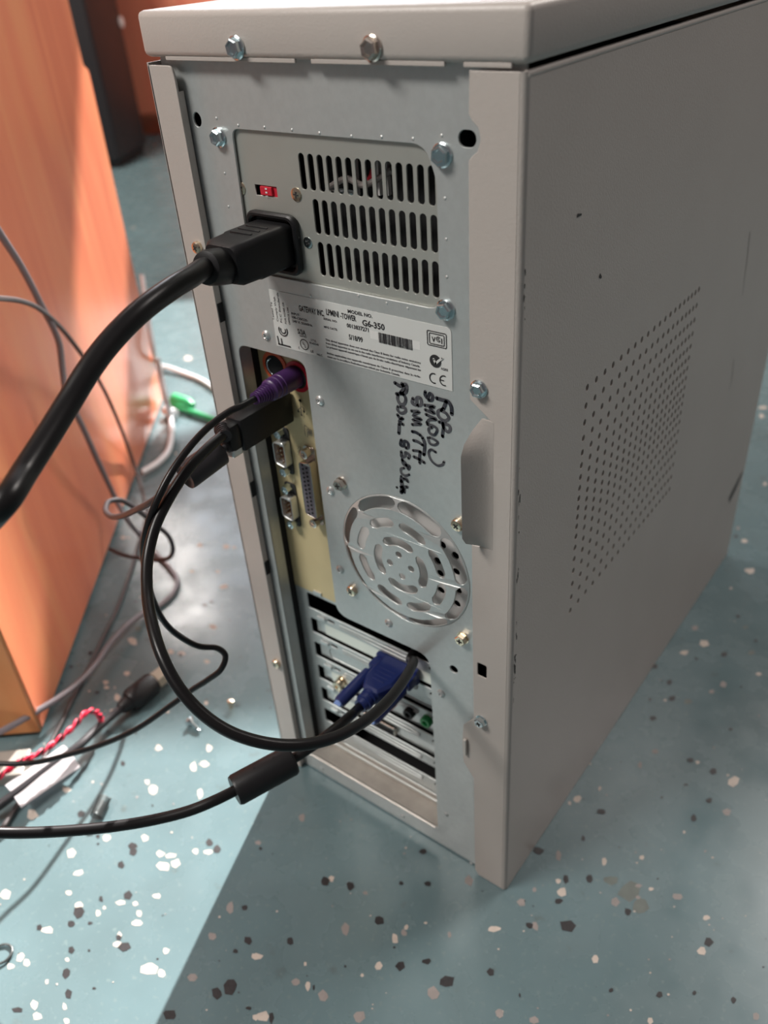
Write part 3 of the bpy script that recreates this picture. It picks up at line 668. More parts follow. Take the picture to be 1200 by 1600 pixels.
dh = [circ(*q(500+x/3.81, 580+y/3.81, .0105), .0023, 14) for x, y in ((805, 1098), (810, 1195), (815, 1385), (715, 1205), (720, 1305), (728, 1035), (700, 1130), (822, 1305))]
rsheet(bm, [(FC[0]-.052, FC[1]-.056), (FC[0]+.060, FC[1]-.056), (FC[0]+.060, FC[1]+.056), (FC[0]-.052, FC[1]+.056)], dh, .0105, .001)
obj('fan_duct', bm, M['duct'], FG)

# --- screws and rivets (one mesh per kind, copies share it)
def cross_head(bm, y, r):
    for a_ in (0, math.pi/2):
        mt = Matrix.Translation((0, y, 0)) @ Matrix.Rotation(a_+.4, 4, 'Y'); box(bm, (-r*.62, -.0002, -r*.15), (r*.62, .0004, r*.15), 0, mt)
def screw_mesh(kind):
    bm = bmesh.new(); o_ = Vector((0, 0, 0)); d_ = Vector((0, -1, 0))
    if kind == 'hex':
        lathe(bm, o_, d_, [(0, .0046), (.0006, .0046), (.0010, .0040)], 24); lathe(bm, o_-Vector((0, .0006, 0)), d_, [(0, .0037), (.0024, .0037), (.0029, .0031), (.0029, .0026), (.0021, .0020), (.0021, 0)], 6)
    elif kind == 'pan':
        lathe(bm, o_, d_, [(0, .0034), (.0018, .0034), (.0025, .0029), (.0028, .0020), (.0028, 0)], 24)
    elif kind == 'hexpan':
        lathe(bm, o_, d_, [(0, .0037), (.0005, .0037)], 24); lathe(bm, o_, d_, [(0.0004, .0033), (.0034, .0033), (.0038, .0028), (.0038, 0)], 6)
    elif kind == 'flat':
        lathe(bm, o_, d_, [(0, .0030), (.0003, .0030), (.0005, .0024), (.0005, 0)], 24)
    elif kind == 'rivet':
        lathe(bm, o_, d_, [(0, .0027), (.0006, .0025), (.0012, .0018), (.0014, .0012), (.0012, .0010), (.0004, .0009), (.0004, 0)], 20)
    elif kind == 'bump':
        lathe(bm, o_, d_, [(0, .0021), (.0006, .0019), (.0011, .0012), (.0013, 0)], 16)
    if kind in ('pan', 'hexpan', 'flat', 'hex'):
        y = {'pan': -.0028, 'hexpan': -.0038, 'flat': -.0005, 'hex': -.0021}[kind]
        n0 = len(bm.faces); cross_head(bm, y, .0026 if kind != 'flat' else .0023)
        bm.faces.ensure_lookup_table()
        for f in bm.faces[n0:]: f.material_index = 1
    me = bpy.data.meshes.new('screw_'+kind); bm.normal_update(); bm.to_mesh(me); bm.free()
    for pl in me.polygons: pl.use_smooth = True
    me.set_sharp_from_angle(angle=math.radians(30)); return me
SM = {}
def screw(kind, m, u, v, y, par, s=1.0, name=None):
    key = (kind, m)
    if key not in SM:
        me = screw_mesh(kind); me.materials.append(M[m]); me.materials.append(M['recess']); SM[key] = me
    o = bpy.data.objects.new(name or ('rivet' if kind in ('rivet', 'bump') else 'screw'), SM[key]); C.objects.link(o)
    attach(o, par); p = rear(u, v, y-.001); p.y = y; o.location = p; o.scale = (s, s, s); o.rotation_euler = (0, random.random()*3, 0)
screw('hex', 'zinc', 367, 75, -.0013, tower); screw('hex', 'nickel', 579, 76, -.0013, tower)
screw('hex', 'zinc', 340, 215, YP, tower, .95); screw('hex', 'zinc', 689, 243, YP, tower); screw('hex', 'zinc', 695, 485, YP, tower)
screw('hex', 'zinc', 747, 609, -.0005, tower, .9); screw('hexpan', 'zinc', 751, 1127, -.0005, tower, .95)
screw('pan', 'brass', 308, 387, -.0005, tower, .9); screw('pan', 'brass', 432, 1037, -.0005, tower)
screw('hexpan', 'nickel', 532, 756, YP, tower); screw('pan', 'brass', 550, 923, YP, tower); screw('pan', 'brass', 715, 820, YP, tower); screw('hexpan', 'brass', 722, 998, YP, tower)
screw('flat', 'brass', 374, 295, YP+.0015, PS); screw('flat', 'brass', 461, 305, YP+.0015, PS); screw('flat', 'zinc', 479, 380, YP+.0015, PS, .85)
for u, v in ((414, 525), (498, 627), (515, 768), (530, 891), (606, 975), (688, 1085)): screw('rivet', 'bracket', u, v, YP, tower)
for u, v in ((483, 1203), (502, 1202), (599, 1272), (628, 1277), (696, 1274), (735, 1352)): screw('bump', 'bracket', u, v, YP, tower, .8)

# --- rating label
bm = bmesh.new(); yL = YP-.00025
lab = roundpoly([(-.1401, .3448), (-.0350, .3448), (-.0350, .3740), (-.1401, .3740)], [.0003, .0003, .0025, .0003])
rsheet(bm, lab, [], yL, .0002); LB = obj('rating_label', bm, M['label'], tower)
bm = bmesh.new(); yt = yL-.0001
cb = lambda x, y: (550+x/7.06, 470+y/7.06); ca_ = lambda x, y: (410+x/7.5, 445+y/7.5)
P_ = lambda uv: q(*uv, yt)
b0, b1 = P_(cb(195, 325)), P_(cb(752, 545)); rsheet(bm, [(b0[0], b1[1]), (b1[0], b1[1]), (b1[0], b0[1]), (b0[0], b0[1])], [], yt+.00005, .00004); obj('barcode_sticker', bm, M['sticker'], LB)
bm = bmesh.new()
def T(s, a_, b_, h, bold=0.03):
    p0, p1 = P_(a_), P_(b_); text_into(bm, s, p0[0], (p0[1]+p1[1])/2, p1[0]-p0[0], h, yt, 0, bold)
T('GATEWAY INC.', ca_(430, 305), ca_(725, 368), .0028); T('LPMINI', ca_(750, 350), ca_(897, 382), .0028); T('-TOWER', ca_(915, 394), ca_(1100, 425), .0026)
T('MODEL NO.', ca_(1000, 325), cb(225, 192), .0016); T('G6-350', cb(115, 275), cb(362, 322), .0028)
T('0013837271', ca_(990, 498), cb(185, 343), .0019); T('5/18/99', ca_(1015, 638), cb(120, 458), .0024); T('5/3A', ca_(415, 568), ca_(510, 595), .0024)
x0, z0 = P_(cb(290, 345)); x1, z1 = P_(cb(675, 548)); x = x0
r2 = random.Random(3)
while x < x1-.0004:
    w_ = r2.choice((.00016, .00028, .0004)); box(bm, (x, yt-.00012, z1), (x+w_, yt-.00008, z0)); x += w_+r2.choice((.00016, .0002, .00034))
obj('printed_text', bm, M['ink'], LB)
bm = bmesh.new()
T('SERIAL NO:', ca_(715, 408), ca_(875, 442), .0010); T('MFG DATE:', ca_(722, 503), ca_(880, 538), .0010)
T('INPUT:', ca_(340, 345), ca_(440, 370), .0011); T('100-120/220-', ca_(347, 392), ca_(535, 433), .0012); T('240 V. 50/60Hz.', ca_(352, 437), ca_(592, 492), .0012)
T('LISTED', ca_(440, 604), ca_(520, 622), .0008); T('I.T.E.', ca_(570, 655), ca_(635, 676), .0010); T('E142540', ca_(555, 690), ca_(662, 716), .0010); T('NLC', ca_(640, 826), ca_(705, 842), .0010); T('US', ca_(565, 790), ca_(600, 798), .0012); T('C', ca_(422, 750), ca_(437, 752), .0012)
for s, a_, b_ in (('This digital apparatus does not exceed the Class B limits for radio noise emissions', ca_(740, 658), cb(758, 692)), ('from digital apparatus as set out in the radio interference regulations of Industry Canada.', ca_(743, 695), cb(750, 733)),
                  ('Le présent appareil numérique n\'émet pas de bruits radio-électriques dépassant les', ca_(750, 735), cb(760, 776)), ('limites applicables aux appareils numériques de Classe B prescrites dans le règle-', ca_(758, 810), cb(757, 850)), ('ment sur le brouillage Radioélectrique édicté par Industrie Canada.', ca_(762, 850), cb(530, 832))): T(s, a_, b_, .0010)
for s, a_, b_, h in (('Tested To', (140, 415), (118, 205), .0011), ('Comply With', (188, 432), (155, 145), .0012), ('FCC Standards', (232, 445), (195, 95), .0012), ('FOR HOME OR', (283, 460), (250, 205), .0010), ('OFFICE USE', (328, 470), (300, 265), .0010)):
    p0, p1 = P_(ca_(*a_)), P_(ca_(*b_)); text_into(bm, s, p0[0], p0[1], p1[1]-p0[1], h, yt, math.pi/2)
T('N203', cb(985, 762), cb(1058, 778), .0011)
obj('small_print', bm, M['inkgrey'], LB)
bm = bmesh.new(); ys = yt-.0001
def SK(pts, w_): stroke(bm, pts, w_, ys)
# the standards marks: two nested C and an F lying on its side, a ring, a double frame, a tick in a disc, two open arcs
cx, cz = P_(ca_(243, 535)); SK(arc(cx, cz, .0028, 155, 385), .0006); SK(arc(cx, cz+.0001, .0016, 155, 385), .0006)
fa, fb = P_(ca_(200, 715)), P_(ca_(328, 727)); fz = fb[1]
SK([(fa[0]-.0003, fz), (fb[0], fz)], .0008); SK([(fa[0], fz), (fa[0]-.0004, fz+.0040)], .0007); SK([(fa[0]+.0022, fz), (fa[0]+.0020, fz+.0032)], .0007)
obj('standards_mark', bm, M['ink'], LB); new_mark()
cx, cz = P_(ca_(492, 700)); SK(arc(cx, cz, .0026, 0, 360, 32), .0004)
text_into(bm, 'U', cx-.0011, cz-.0002, .0010, .0016, ys); text_into(bm, 'L', cx+.0001, cz-.0015, .0009, .0016, ys)
obj('standards_mark', bm, M['ink'], LB); new_mark()
for (ax_, ay_), (bx_, by_) in (((828, 322), (1043, 528)), ((852, 350), (1018, 502))):
    p0, p1 = P_(cb(ax_, ay_)), P_(cb(bx_, by_)); rr_ = roundpoly([(p0[0], p0[1]), (p1[0], p0[1]), (p1[0], p1[1]), (p0[0], p1[1])], .0006, 3); SK(rr_+[rr_[0]], .00038)
p0 = P_(cb(880, 448)); text_into(bm, 'V', p0[0], p0[1], .0020, .0024, ys); text_into(bm, 'I', P_(cb(985, 465))[0], p0[1], .0005, .0024, ys)
cx, cz = P_(cb(955, 425)); SK(arc(cx, cz, .0011, 50, 310), .00035); SK(arc(cx+.0002, cz, .0005, 50, 310), .0003)
obj('standards_mark', bm, M['ink'], LB); new_mark()
cx, cz = P_(cb(920, 665)); bm.faces.new([bm.verts.new((x, ys, z)) for x, z in circ(cx, cz, .0030, 28)])
obj('standards_mark', bm, M['ink'], LB); new_mark()
cx, cz = P_(cb(905, 855)); SK(arc(cx, cz, .0023, 75, 285), .00055); cx, cz = P_(cb(1018, 882)); SK(arc(cx, cz, .0023, 75, 285), .00055); SK([(cx-.0022, cz), (cx-.0003, cz)], .0005)
obj('standards_mark', bm, M['ink'], LB)
bm = bmesh.new(); ys = yt-.0002
SK([P_(cb(903, 642)), P_(cb(924, 690))], .0011); SK([P_(cb(924, 690)), P_(cb(965, 655)), P_(cb(998, 632))], .0011); obj('tick_mark', bm, M['label'], LB)

# --- marker writing on the plate, read downwards
bm = bmesh.new(); ym = YP-.0002
def pen(pts, w_=.0021):
    P2 = [q(600+x/7.62, 580+y/7.62, ym) for x, y in pts]
    P3 = [(p.x, p.z) for p in spline([Vector((a_, 0, b_)) for a_, b_ in P2], 5)]; stroke(bm, P3, w_*.92, ym)
# F O R
pen([(625, 322), (700, 345), (765, 365), (800, 430), (805, 510)]); pen([(740, 365), (705, 450)])
pen([(690, 455), (640, 480), (650, 540), (720, 590), (770, 560), (740, 505), (680, 470)], .0017); pen([(655, 605), (700, 620), (695, 770)], .0018); pen([(700, 622), (775, 650), (785, 705), (755, 722), (715, 680), (698, 640)], .0018); pen([(695, 775), (700, 780)], .0018)
# second line
pen([(490, 245), (488, 285), (515, 320), (545, 265), (575, 290), (570, 345), (530, 345)], .0018)
pen([(480, 405), (600, 425), (545, 440), (600, 500), (490, 460)], .0018); pen([(500, 515), (560, 545), (620, 575), (540, 580), (510, 615)], .0018)
pen([(515, 635), (580, 650), (630, 690), (600, 760), (545, 740), (530, 690), (570, 670)], .0016); pen([(520, 790), (545, 860), (600, 880), (640, 850), (590, 810), (540, 790)], .0015); pen([(615, 965), (560, 935), (530, 970), (560, 1060), (640, 1125), (700, 1110), (712, 1080)], .0015)
# third line
pen([(345, 325), (335, 380), (385, 400), (390, 320), (430, 320), (440, 400), (400, 410)], .0019); pen([(325, 475), (420, 485), (345, 530), (445, 575), (340, 580), (440, 630), (335, 635)], .0017)
pen([(335, 720), (380, 730), (435, 765)], .0018); pen([(455, 790), (480, 850), (478, 990)], .0020); pen([(350, 825), (400, 840), (460, 880)], .0018); pen([(345, 945), (430, 960), (475, 1000)], .0016); pen([(355, 1020), (420, 1050), (480, 1090)], .0018); pen([(430, 960), (420, 1040), (425, 1095)], .0018)
# fourth line
pen([(130, 140), (190, 175), (260, 160), (262, 240), (225, 270)], .0021); pen([(215, 150), (235, 200), (200, 260)], .0022); pen([(145, 270), (220, 275), (255, 320), (240, 390), (190, 390), (160, 330), (165, 280)], .0018)
pen([(165, 420), (160, 460), (200, 500), (255, 480), (250, 440), (190, 425)], .0017); pen([(160, 520), (190, 560), (225, 560), (180, 600), (225, 635)], .0018); pen([(180, 630), (178, 690), (175, 740)], .0020)
pen([(205, 820), (195, 880), (235, 890), (240, 835), (280, 850), (285, 910), (260, 915)], .0018)
pen([(205, 960), (210, 1020), (250, 1010), (255, 970), (300, 1000), (290, 1040)], .0018); pen([(215, 1050), (230, 1110), (300, 1130), (290, 1170), (250, 1090), (220, 1060)], .0017)
pen([(240, 1155), (200, 1165), (210, 1220), (260, 1245), (300, 1232)], .0015); pen([(205, 1250), (200, 1300), (250, 1290), (285, 1320), (270, 1285), (230, 1275)], .0015); pen([(205, 1310), (215, 1380), (205, 1445)], .0024); pen([(200, 1380), (275, 1380)], .0019); pen([(215, 1440), (240, 1400), (240, 1445)], .0018); pen([(150, 1382), (153, 1388)], .0014)
bmesh.ops.recalc_face_normals(bm, faces=bm.faces[:])
obj('marker_writing', bm, M['marker'], tower)

# ------------------------------------------------------------------ plugs and cords at the back of the tower
def rr_ring(cx, cz, y, w_, h_, r_): return [Vector((x, y, z)) for x, z in rrect(cx-w_/2, cx+w_/2, cz-h_/2, cz+h_/2, r_, 5)]
def power_cord():
    cx, cz = IC
    t = thing('power_cord', 'thick black power cord plugged into the power supply inlet', 'cord', (cx, -.03, cz))
    bm = bmesh.new()
    loft(bm, [rr_ring(cx, cz, y, w_, h_, r_) for y, w_, h_, r_ in ((YP+.001, .0235, .0195, .0035), (-.0165, .0235, .0195, .0035), (-.0175, .0228, .0188, .0035), (-.0270, .0222, .0182, .0035), (-.0300, .0190, .0160, .004))])
    for k in range(3):
        y = -.006-.0050*k
        box(bm, (cx-.0065, y-.0007, cz+.0092), (cx+.0065, y+.0007, cz+.0102), .0003)
    o = obj('plug', bm, M['black'], t, 35)
    n0 = Vector((cx, -.029, cz-.001)); e1 = W(320, 419, depth(n0)-.012); dr = (e1-n0).normalized(); NL = (e1-n0).length
    bm = bmesh.new(); lathe(bm, n0, n0+dr, [(-.003, .0080), (NL*.3, .0080), (NL*.8, .0076), (NL*.95, .0070), (NL, .0050)], 24); obj('strain_relief', bm, M['black'], o, 35)
    dn = depth(e1)
    cable('cord', [n0+dr*NL*.6, e1, W(296, 434, dn-.012), W(269, 450, dn-.022), W(219, 487, dn-.036), W(175, 531, dn-.044), W(141, 575, dn-.050), W(106, 631, dn-.056), W(75, 681, dn-.063), W(41, 734, dn-.072), W(6, 787, dn-.084), W(-60, 845, .290), W(-160, 885, .28)], .00455, M['rubber'], t, 12, 20)
power_cord()

def keyboard_cable():
    p = rear(463, 587, YS); p.y = YS-.001
    e = p+Vector((0, -.0335, 0)); e = W(398, 623, depth(e))
    t = thing('keyboard_cable', 'thin black cable with purple round plug in the upper port', 'cable', p)
    L = (e-p).length; d = (e-p).normalized(); bm = bmesh.new()
    prof = [(0, .0062), (L*.42, .0062), (L*.43, .0058), (L*.46, .0058), (L*.47, .0061), (L*.52, .0061), (L*.53, .0056), (L*.57, .0056), (L*.58, .0059), (L*.64, .0058), (L*.66, .0050)]
    for k in range(6):
        a_ = L*(.68+.05*k); r_ = .0048-.0003*k; prof += [(a_, r_), (a_+L*.026, r_), (a_+L*.028, r_-.0009), (a_+L*.046, r_-.0009)]
    prof += [(L*.985, .0033), (L, .0033)]
    lathe(bm, p, e, prof, 28); obj('plug', bm, M['purple'], t, 35)
    cable('cord', [e-d*.004, e+d*.010, W(360, 642, .420), W(325, 668, .412), W(292, 704, .405), W(262, 748, .400), W(238, 800, .400), W(225, 850, .410), W(228, 895, .43), W(240, 940, .45), W(260, 976, .465), W(285, 997, .475), W(312, 1010, .485), W(340, 1013, .49), W(352, 1024, .492), W(346, 1045, .495), W(325, 1062, .50), (W(300, 1078, .505)), W(270, 1100, .51), W(215, 1138, .52), W(160, 1163, .53), W(100, 1181, .54), W(50, 1192, .55), W(0, 1193, .555), W(-70, 1186, .56)], .00175, M['rubber'], t, 10, 14)
keyboard_cable()

def usb_cable():
    b = rear(463, 657, YS)
    t = thing('usb_cable', 'black block plug under the purple one with two cords and a small ferrite', 'cable', b)
    x1, z0 = b.x, b.z; bm = bmesh.new()
    box(bm, (x1-.0115, -.022, z0), (x1, YS-.001, z0+.0185), .0012); box(bm, (x1-.0118, -.0300, z0+.001), (x1-.001, -.0200, z0+.0175), .003)
    o = obj('plug', bm, M['black'], t, 35)
    bm = bmesh.new(); box(bm, (x1-.0105, -.0292, z0-.0012), (x1-.0015, -.0215, z0+.004), .0012); obj('metal_shell', bm, M['bracket'], o)
    s = Vector((x1-.008, -.028, z0+.0145)); g = W(352, 682, depth(s)-.008); d = (g-s).normalized(); L = (g-s).length
    prof = []
    for k in range(5): a_ = L*(.05+.17*k); r_ = .0042-.00022*k; prof += [(a_, r_), (a_+L*.10, r_), (a_+L*.105, r_-.0012), (a_+L*.165, r_-.0012)]
    prof += [(L*.95, .0034), (L, .0034)]
    bm = bmesh.new(); lathe(bm, s, g, prof, 20); obj('strain_relief', bm, M['rubber_grey'], o, 35)
    end = rear(652, 1016, YS); end.y = .012
    cable('cord', [g-d*.003, W(325, 700, .42), W(294, 733, .41), W(266, 775, .405), W(243, 822, .40), W(231, 872, .395), W(230, 925, .385), W(237, 972, .372), W(252, 1022, .362), W(278, 1072, .357), W(315, 1114, .355), W(360, 1144, .355), W(415, 1161, .358), W(468, 1164, .365), W(520, 1153, .378), W(565, 1130, .395), W(603, 1098, .420), W(630, 1064, .447), W(646, 1034, .475), end, end+Vector((.002, .03, .012))], .0027, M['rubber'], t, 10, 16)
    s2 = Vector((x1-.006, -.029, z0+.0035))
    f0, f1 = W(347, 704, .437), W(289, 745, .425); fd = (f1-f0).normalized(); FL = (f1-f0).length
    cable('thin_cord', [s2, W(366, 688, .443), f0+fd*.002, f0.lerp(f1, .5), f1-fd*.001, W(268, 762, .43), W(240, 782, .445), W(212, 797, .475), W(187, 807, .52), W(172, 806, .56), W(165, 795, .60), W(172, 783, .62), (W(190, 782, .63)), W(215, 797, .64), W(240, 818, .66), W(262, 836, .68), W(270, 855, .70), W(266, 870, .72), W(250, 875, .74), W(225, 873, .77), W(195, 868, .79), W(172, 858, .81)], .0019, M['rubber_grey'], t, 10, 14)
    bm = bmesh.new(); lathe(bm, f0, f1, [(0, .0030), (.0006, .0052), (.0016, .0070), (FL-.0016, .0074), (FL, .0070), (FL, .0062), (FL-.001, .0040), (FL-.001, .002)], 24); fo = obj('ferrite', bm, M['rubber_grey'], t, 30)
usb_cable()

def monitor_cable():
    z = Z0-1*PITCH-SH/2
    b = rear(624, 1054, YS); b.z = z
    t = thing('monitor_cable', 'black monitor cable with blue plug screwed into a card slot', 'cable', (b.x, YS, z))
    cx = b.x; y0 = YS+.0010
    bm = bmesh.new(); box(bm, (cx-.0155, y0-.004, z-.0060), (cx+.0155, y0, z+.0060), .001); 
    me = sheet_mesh(roundpoly([(cx-.0100, -.0), (cx+.0100, 0), (cx+.0100, -.020), (cx+.0055, -.030), (cx-.0055, -.030), (cx-.0100, -.020)], .0012, 3), [], .0130, .0016)
    add_mesh(bm, me, Matrix(((1, 0, 0, 0), (0, 1, 0, y0), (0, 0, 1, z+.0065), (0, 0, 0, 1))))
    box(bm, (cx-.0158, y0-.012, z-.0042), (cx+.0158, y0-.003, z+.0042), .0015)
    for k in range(4): box(bm, (cx-.0058+.0012*k*.4, y0-.0125-.0032*k, z+.0063), (cx+.0058-.0012*k*.4, y0-.0119-.0032*k, z+.0070), .0002)
    o = obj('plug', bm, M['blue'], t, 35)
    for s in (-1, 1):
        c = Vector((cx+s*.0125, y0-.003, z)); bm = bmesh.new()
        lathe(bm, c, c-Vector((0, 1, 0)), [(0, .0022), (.012, .0022), (.0125, .0041), (.040, .0039), (.042, .0032), (.042, 0)], 18); so = obj('thumbscrew', bm, M['blue'], o, 35)
        bm = bmesh.new(); lathe(bm, c-Vector((0, .0418, 0)), c-Vector((0, 1, 0)), [(0, .0026), (.0006, .0024), (.0006, 0)], 14); box(bm, (c.x-.0024, c.y-.0435, z-.0005), (c.x+.0024, c.y-.0424, z+.0005)); obj('screw_tip', bm, M['bluepale'], o, 35)
    n0 = Vector((cx, y0-.029, z)); bm = bmesh.new()
    lathe(bm, n0, n0-Vector((0, 1, 0)), [(0, .0056), (.003, .0056), (.0034, .0048), (.0050, .0048), (.0054, .0054), (.0075, .0054), (.0078, .0044), (.011, .0042)], 22); obj('strain_relief', bm, M['blue'], o, 35)
    f0, f1 = W(458, 1186, .462), W(366, 1236, .448); fd = (f1-f0).normalized(); FL = (f1-f0).length
    e = n0-Vector((0, .012, 0))
    cable('cord', [n0, e, W(548, 1118, depth(e)-.014), W(518, 1143, .470), W(485, 1168, .465), f0+fd*.004, f0.lerp(f1, .5), f1-fd*.003, W(335, 1251, .444), W(295, 1267, .442), W(240, 1281, .440), W(180, 1291, .436), W(110, 1298, .430), W(50, 1301, .425), W(0, 1301, .42), W(-80, 1296, .41)], .0029, M['rubber'], t, 10, 16)
    bm = bmesh.new(); lathe(bm, f0, f1, [(0, .0030), (.0004, .0078), (.0016, .0085), (FL-.0016, .0085), (FL, .0078), (FL, .003)], 28)
    fo = obj('ferrite', bm, M['black'], t, 30)
    u_, v_ = frame(fd)
    for k in (.3, .62):
        bm = bmesh.new(); c = f0+fd*FL*k; out = (CAM-c); out = (out-fd*out.dot(fd)).normalized(); up = out.cross(fd); up = up if up.z > 0 else -up
        n_ = (out*.75+up*.66).normalized(); lathe(bm, c+n_*.0080, c+n_*.02, [(0, .0006), (.0007, .0006)], 8); obj('pin_hole', bm, M['void'], fo)
monitor_cable()

# ------------------------------------------------------------------ loose cords and bits on the floor
dA, dD, dN = Vector((-0.371, -0.093, 0)), Vector((-0.6393, 0.769, 0)), Vector((0.769, 0.6393, 0))
def dk(u, v, off):
    """point on the desk side seen at (u, v), held off it by off metres"""
    r = ray(u, v); k = (dA+dN*off-CAM).dot(dN)/r.dot(dN); return CAM+r*k
ra = .0026
o = cable('grey_cord', [dk(-60, 270, .06), dk(0, 365, .05), dk(34, 418, .045), dk(62, 472, .04), dk(92, 535, .035), dk(98, 580, .03), dk(104, 615, .03), dk(128, 665, .03), dk(155, 725, .025), dk(180, 778, .02), dk(196, 808, .03), flr(220, 838, ra), flr(240, 862, ra), flr(262, 884, ra), flr(277, 908, ra), flr(270, 928, ra), flr(252, 944, ra), flr(225, 958, .006), flr(198, 978, .012), flr(170, 1008, .014), flr(148, 1040, .014), flr(112, 1076, .016), flr(60, 1110, .02), flr(0, 1144, .024), flr(-70, 1180, .02)], ra, M['cordgrey'])
tag(o, 'silver grey cord hanging down the desk side then sweeping across the floor', 'cord')
rb = .0019
o = cable('brown_cord', [dk(-70, 462, .10), dk(0, 466, .055), dk(35, 471, .05), dk(62, 483, .045), dk(100, 518, .035), dk(136, 566, .03), dk(164, 612, .02), dk(190, 672, .012), dk(208, 722, .006), flr(222, 765, .012), flr(229, 800, .006), flr(218, 846, rb), flr(204, 895, rb), flr(185, 948, rb), flr(162, 996, rb), flr(138, 1046, rb), flr(112, 1096, rb), flr(97, 1128, rb), flr(84, 1152, rb), flr(74, 1174, rb), flr(52, 1218, rb), flr(0, 1300, .003)], rb, M['cordbrown'])
tag(o, 'dark brown-grey cord bending down the desk side and along its foot', 'cord')

def floor_plug():
    rp = .010
    a_, b_ = flr(188, 1108, rp), flr(240, 1066, rp); d = (b_-a_).normalized(); L = (b_-a_).length
    t = thing('extension_cord', 'black cord with round black plug and ivory tip lying by the desk', 'cord', (a_.x, a_.y, 0))
    bm = bmesh.new(); lathe(bm, a_, b_, [(0, .0045), (L*.10, .006), (L*.24, .0068), (L*.26, .0084), (L*.34, .0100), (L*.9, .0098), (L, .0088), (L, 0)], 20); obj('plug', bm, M['black'], t, 35)
    bm = bmesh.new(); u_, v_ = frame(d); mt = Matrix(((u_.x, d.x, v_.x, b_.x), (u_.y, d.y, v_.y, b_.y), (u_.z, d.z, v_.z, b_.z), (0, 0, 0, 1))); box(bm, (-.006, -.001, -.0048), (.006, .016, .0048), .001, mt); obj('plug_tip', bm, M['ivory'], t)
    p = [a_+d*.002, flr(175, 1118, .009), flr(150, 1140, .010), flr(125, 1164, .012), flr(95, 1187, .012), flr(60, 1213, .012), flr(20, 1243, .012), flr(-30, 1280, .008)]
    cable('cord', p, .0034, M['rubber_grey'], t)
    # white paper tag folded over the cord
    bm = bmesh.new(); A1, A2, B2, B1 = flr(99, 1164, .009), flr(125, 1198, .009), flr(33, 1262, .009), flr(8, 1227, .009)
    rows = []
    for k in range(7):
        a1 = A1.lerp(B1, k/6); a2 = A2.lerp(B2, k/6); rows.append([a1.lerp(a2, j/8)+Vector((0, 0, .0055*(1-(abs(j-4)/4)**1.5))) for j in range(9)])
    loft(bm, rows, cap=False, closed=False); bmesh.ops.solidify(bm, geom=bm.faces[:], thickness=.0003); obj('paper_tag', bm, M['paper'], t, 60)
floor_plug()

def twisted_wire():
    path = spline([flr(158, 1130, .004), W(157, 1121, .665), W(148, 1111, .655), W(135, 1113, .648), W(112, 1138, .638), W(86, 1160, .630), W(60, 1178, .622), W(32, 1190, .616), W(0, 1213, .61), W(-50, 1245, .60)], 16)
    t = thing('twisted_wire', 'red and black twisted wire pair arching over the tagged cord by the desk', 'wire', path[0])
    for ph, m, n_ in ((0, 'redwire', 'red_strand'), (math.pi, 'redwire', 'red_strand'), (math.pi/2, 'rubber', 'dark_strand')):
        pts = []; s = 0; prev = path[0]
        for i, p in enumerate(path):
            s += (p-prev).length; prev = p
            tt = (path[min(i+1, len(path)-1)]-path[max(i-1, 0)]).normalized(); u_, v_ = frame(tt); k = s/.016*2*math.pi+ph
            pts.append(p+u_*.0013*math.cos(k)+v_*.0013*math.sin(k))
        bm = bmesh.new(); sweep(bm, pts, .0012 if m == 'redwire' else .0009, 8); obj(n_, bm, M[m], t, 60)
twisted_wire()

def floor_screw():
    p = flr(300, 1140); t0 = p+Vector((-.003, 0, .0042)); d = Vector((.75, -.62, -.20)).normalized()
    bm = bmesh.new(); prof = [(0, .0002), (.0002, .0040), (.0010, .0041), (.0032, .0022)]
    for k in range(7): prof += [(.0035+.0013*k, .0020), (.0041+.0013*k, .0013)]
    prof += [(.0132, .0012), (.0140, .0003)]
    p0 = flr(296, 1126, .0043); p1 = flr(314, 1144, .0020); lathe(bm, p0, p1, prof, 16)
    tag(obj('loose_screw', bm, M['zinc'], None, 40), 'blue zinc screw lying on the floor inside the cable loop', 'screw')
    p0 = flr(361, 1106); bm = bmesh.new(); lathe(bm, p0, p0+Vector((.05, .12, 1)), [(0, .0016), (.0045, .0016), (.0047, .0028), (.0075, .0028), (.0078, .0020), (.0078, 0)], 14)
    tag(obj('loose_standoff', bm, M['brass'], None, 35), 'small brass standoff upright on the floor left of the tower', 'standoff')
floor_screw()

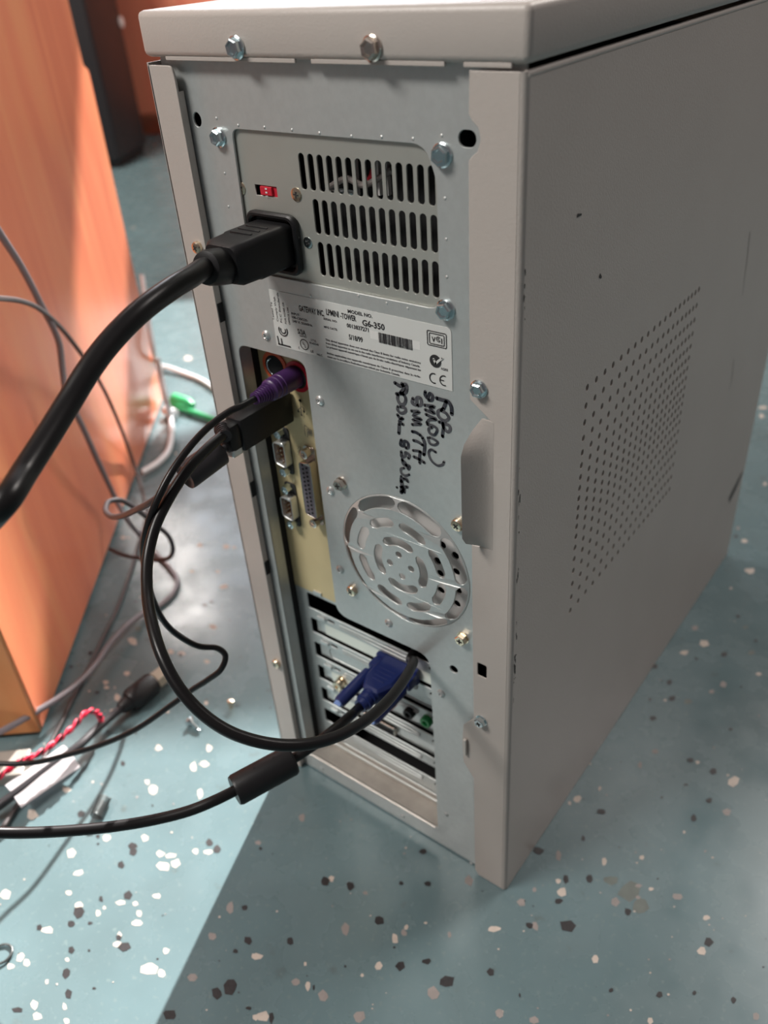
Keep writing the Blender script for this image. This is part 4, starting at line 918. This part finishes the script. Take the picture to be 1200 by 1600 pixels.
def spring():
    a_, b_ = flr(150, 1276, .0055), flr(164, 1246, .0055); d = (b_-a_); dn = d.normalized(); u_, v_ = frame(dn)
    pts = [a_+d*(k/180)+u_*.0042*math.cos(k*2*math.pi/20)+v_*.0042*math.sin(k*2*math.pi/20) for k in range(181)]
    bm = bmesh.new(); sweep(bm, pts, .00055, 6); tag(obj('coil_spring', bm, M['wire'], None, 60), 'small metal coil spring lying in the sunlit floor patch', 'spring')
    c = flr(3, 1491, .0012); bm = bmesh.new(); r_ = (flr(18, 1491)-flr(3, 1491)).length
    sweep(bm, [c+Vector((r_*math.cos(k*.2), r_*math.sin(k*.2), .0002*k/10)) for k in range(36)], .0008, 8); tag(obj('wire_ring', bm, M['wire'], None, 60), 'thin dark wire ring at the left edge of the sunlit floor', 'ring')
spring()

o = cable('white_cord', [W(222, 430, 1.10), W(232, 500, 1.10), W(240, 548, 1.10), flr(252, 572, .006), flr(262, 574, .006), flr(290, 584, .004), flr(315, 594, .004), flr(340, 612, .004), flr(365, 640, .004)], .0032, M['white']); tag(o, 'white cord from behind the desk running right towards the tower', 'cord')
o = cable('white_cord', [dk(246, 560, .020), dk(252, 590, .020), dk(259, 622, .024), flr(266, 650, .010), flr(268, 680, .008), flr(262, 706, .006), flr(245, 724, .006), flr(222, 738, .006)], .0036, M['white']); tag(o, 'pale cord curling round the bottom of the far desk corner', 'cord')
bm = bmesh.new(); p0, p1 = flr(258, 640, .008), flr(274, 648, .008); lathe(bm, p0, p1, [(0, .004), (.002, .007), ((p1-p0).length-.002, .007), ((p1-p0).length, .004)], 12); tag(obj('cord_clip', bm, M['white'], None, 40), 'white plastic clip on the floor at the far desk corner', 'clip')
gt = thing('green_cord', 'bright green cord with a plug end on the floor behind the tower', 'cord', flr(285, 632))
o = cable('cord', [flr(262, 628, .005), flr(290, 640, .005), flr(318, 650, .005), flr(345, 660, .005), flr(380, 676, .005)], .0036, M['greencord'], gt)
bm = bmesh.new(); p0, p1 = flr(268, 622, .009), flr(302, 634, .009); L = (p1-p0).length; lathe(bm, p0, p1, [(0, .003), (.006, .0085), (L-.01, .0085), (L, .004)], 14); obj('plug', bm, M['greencord'], gt, 40)
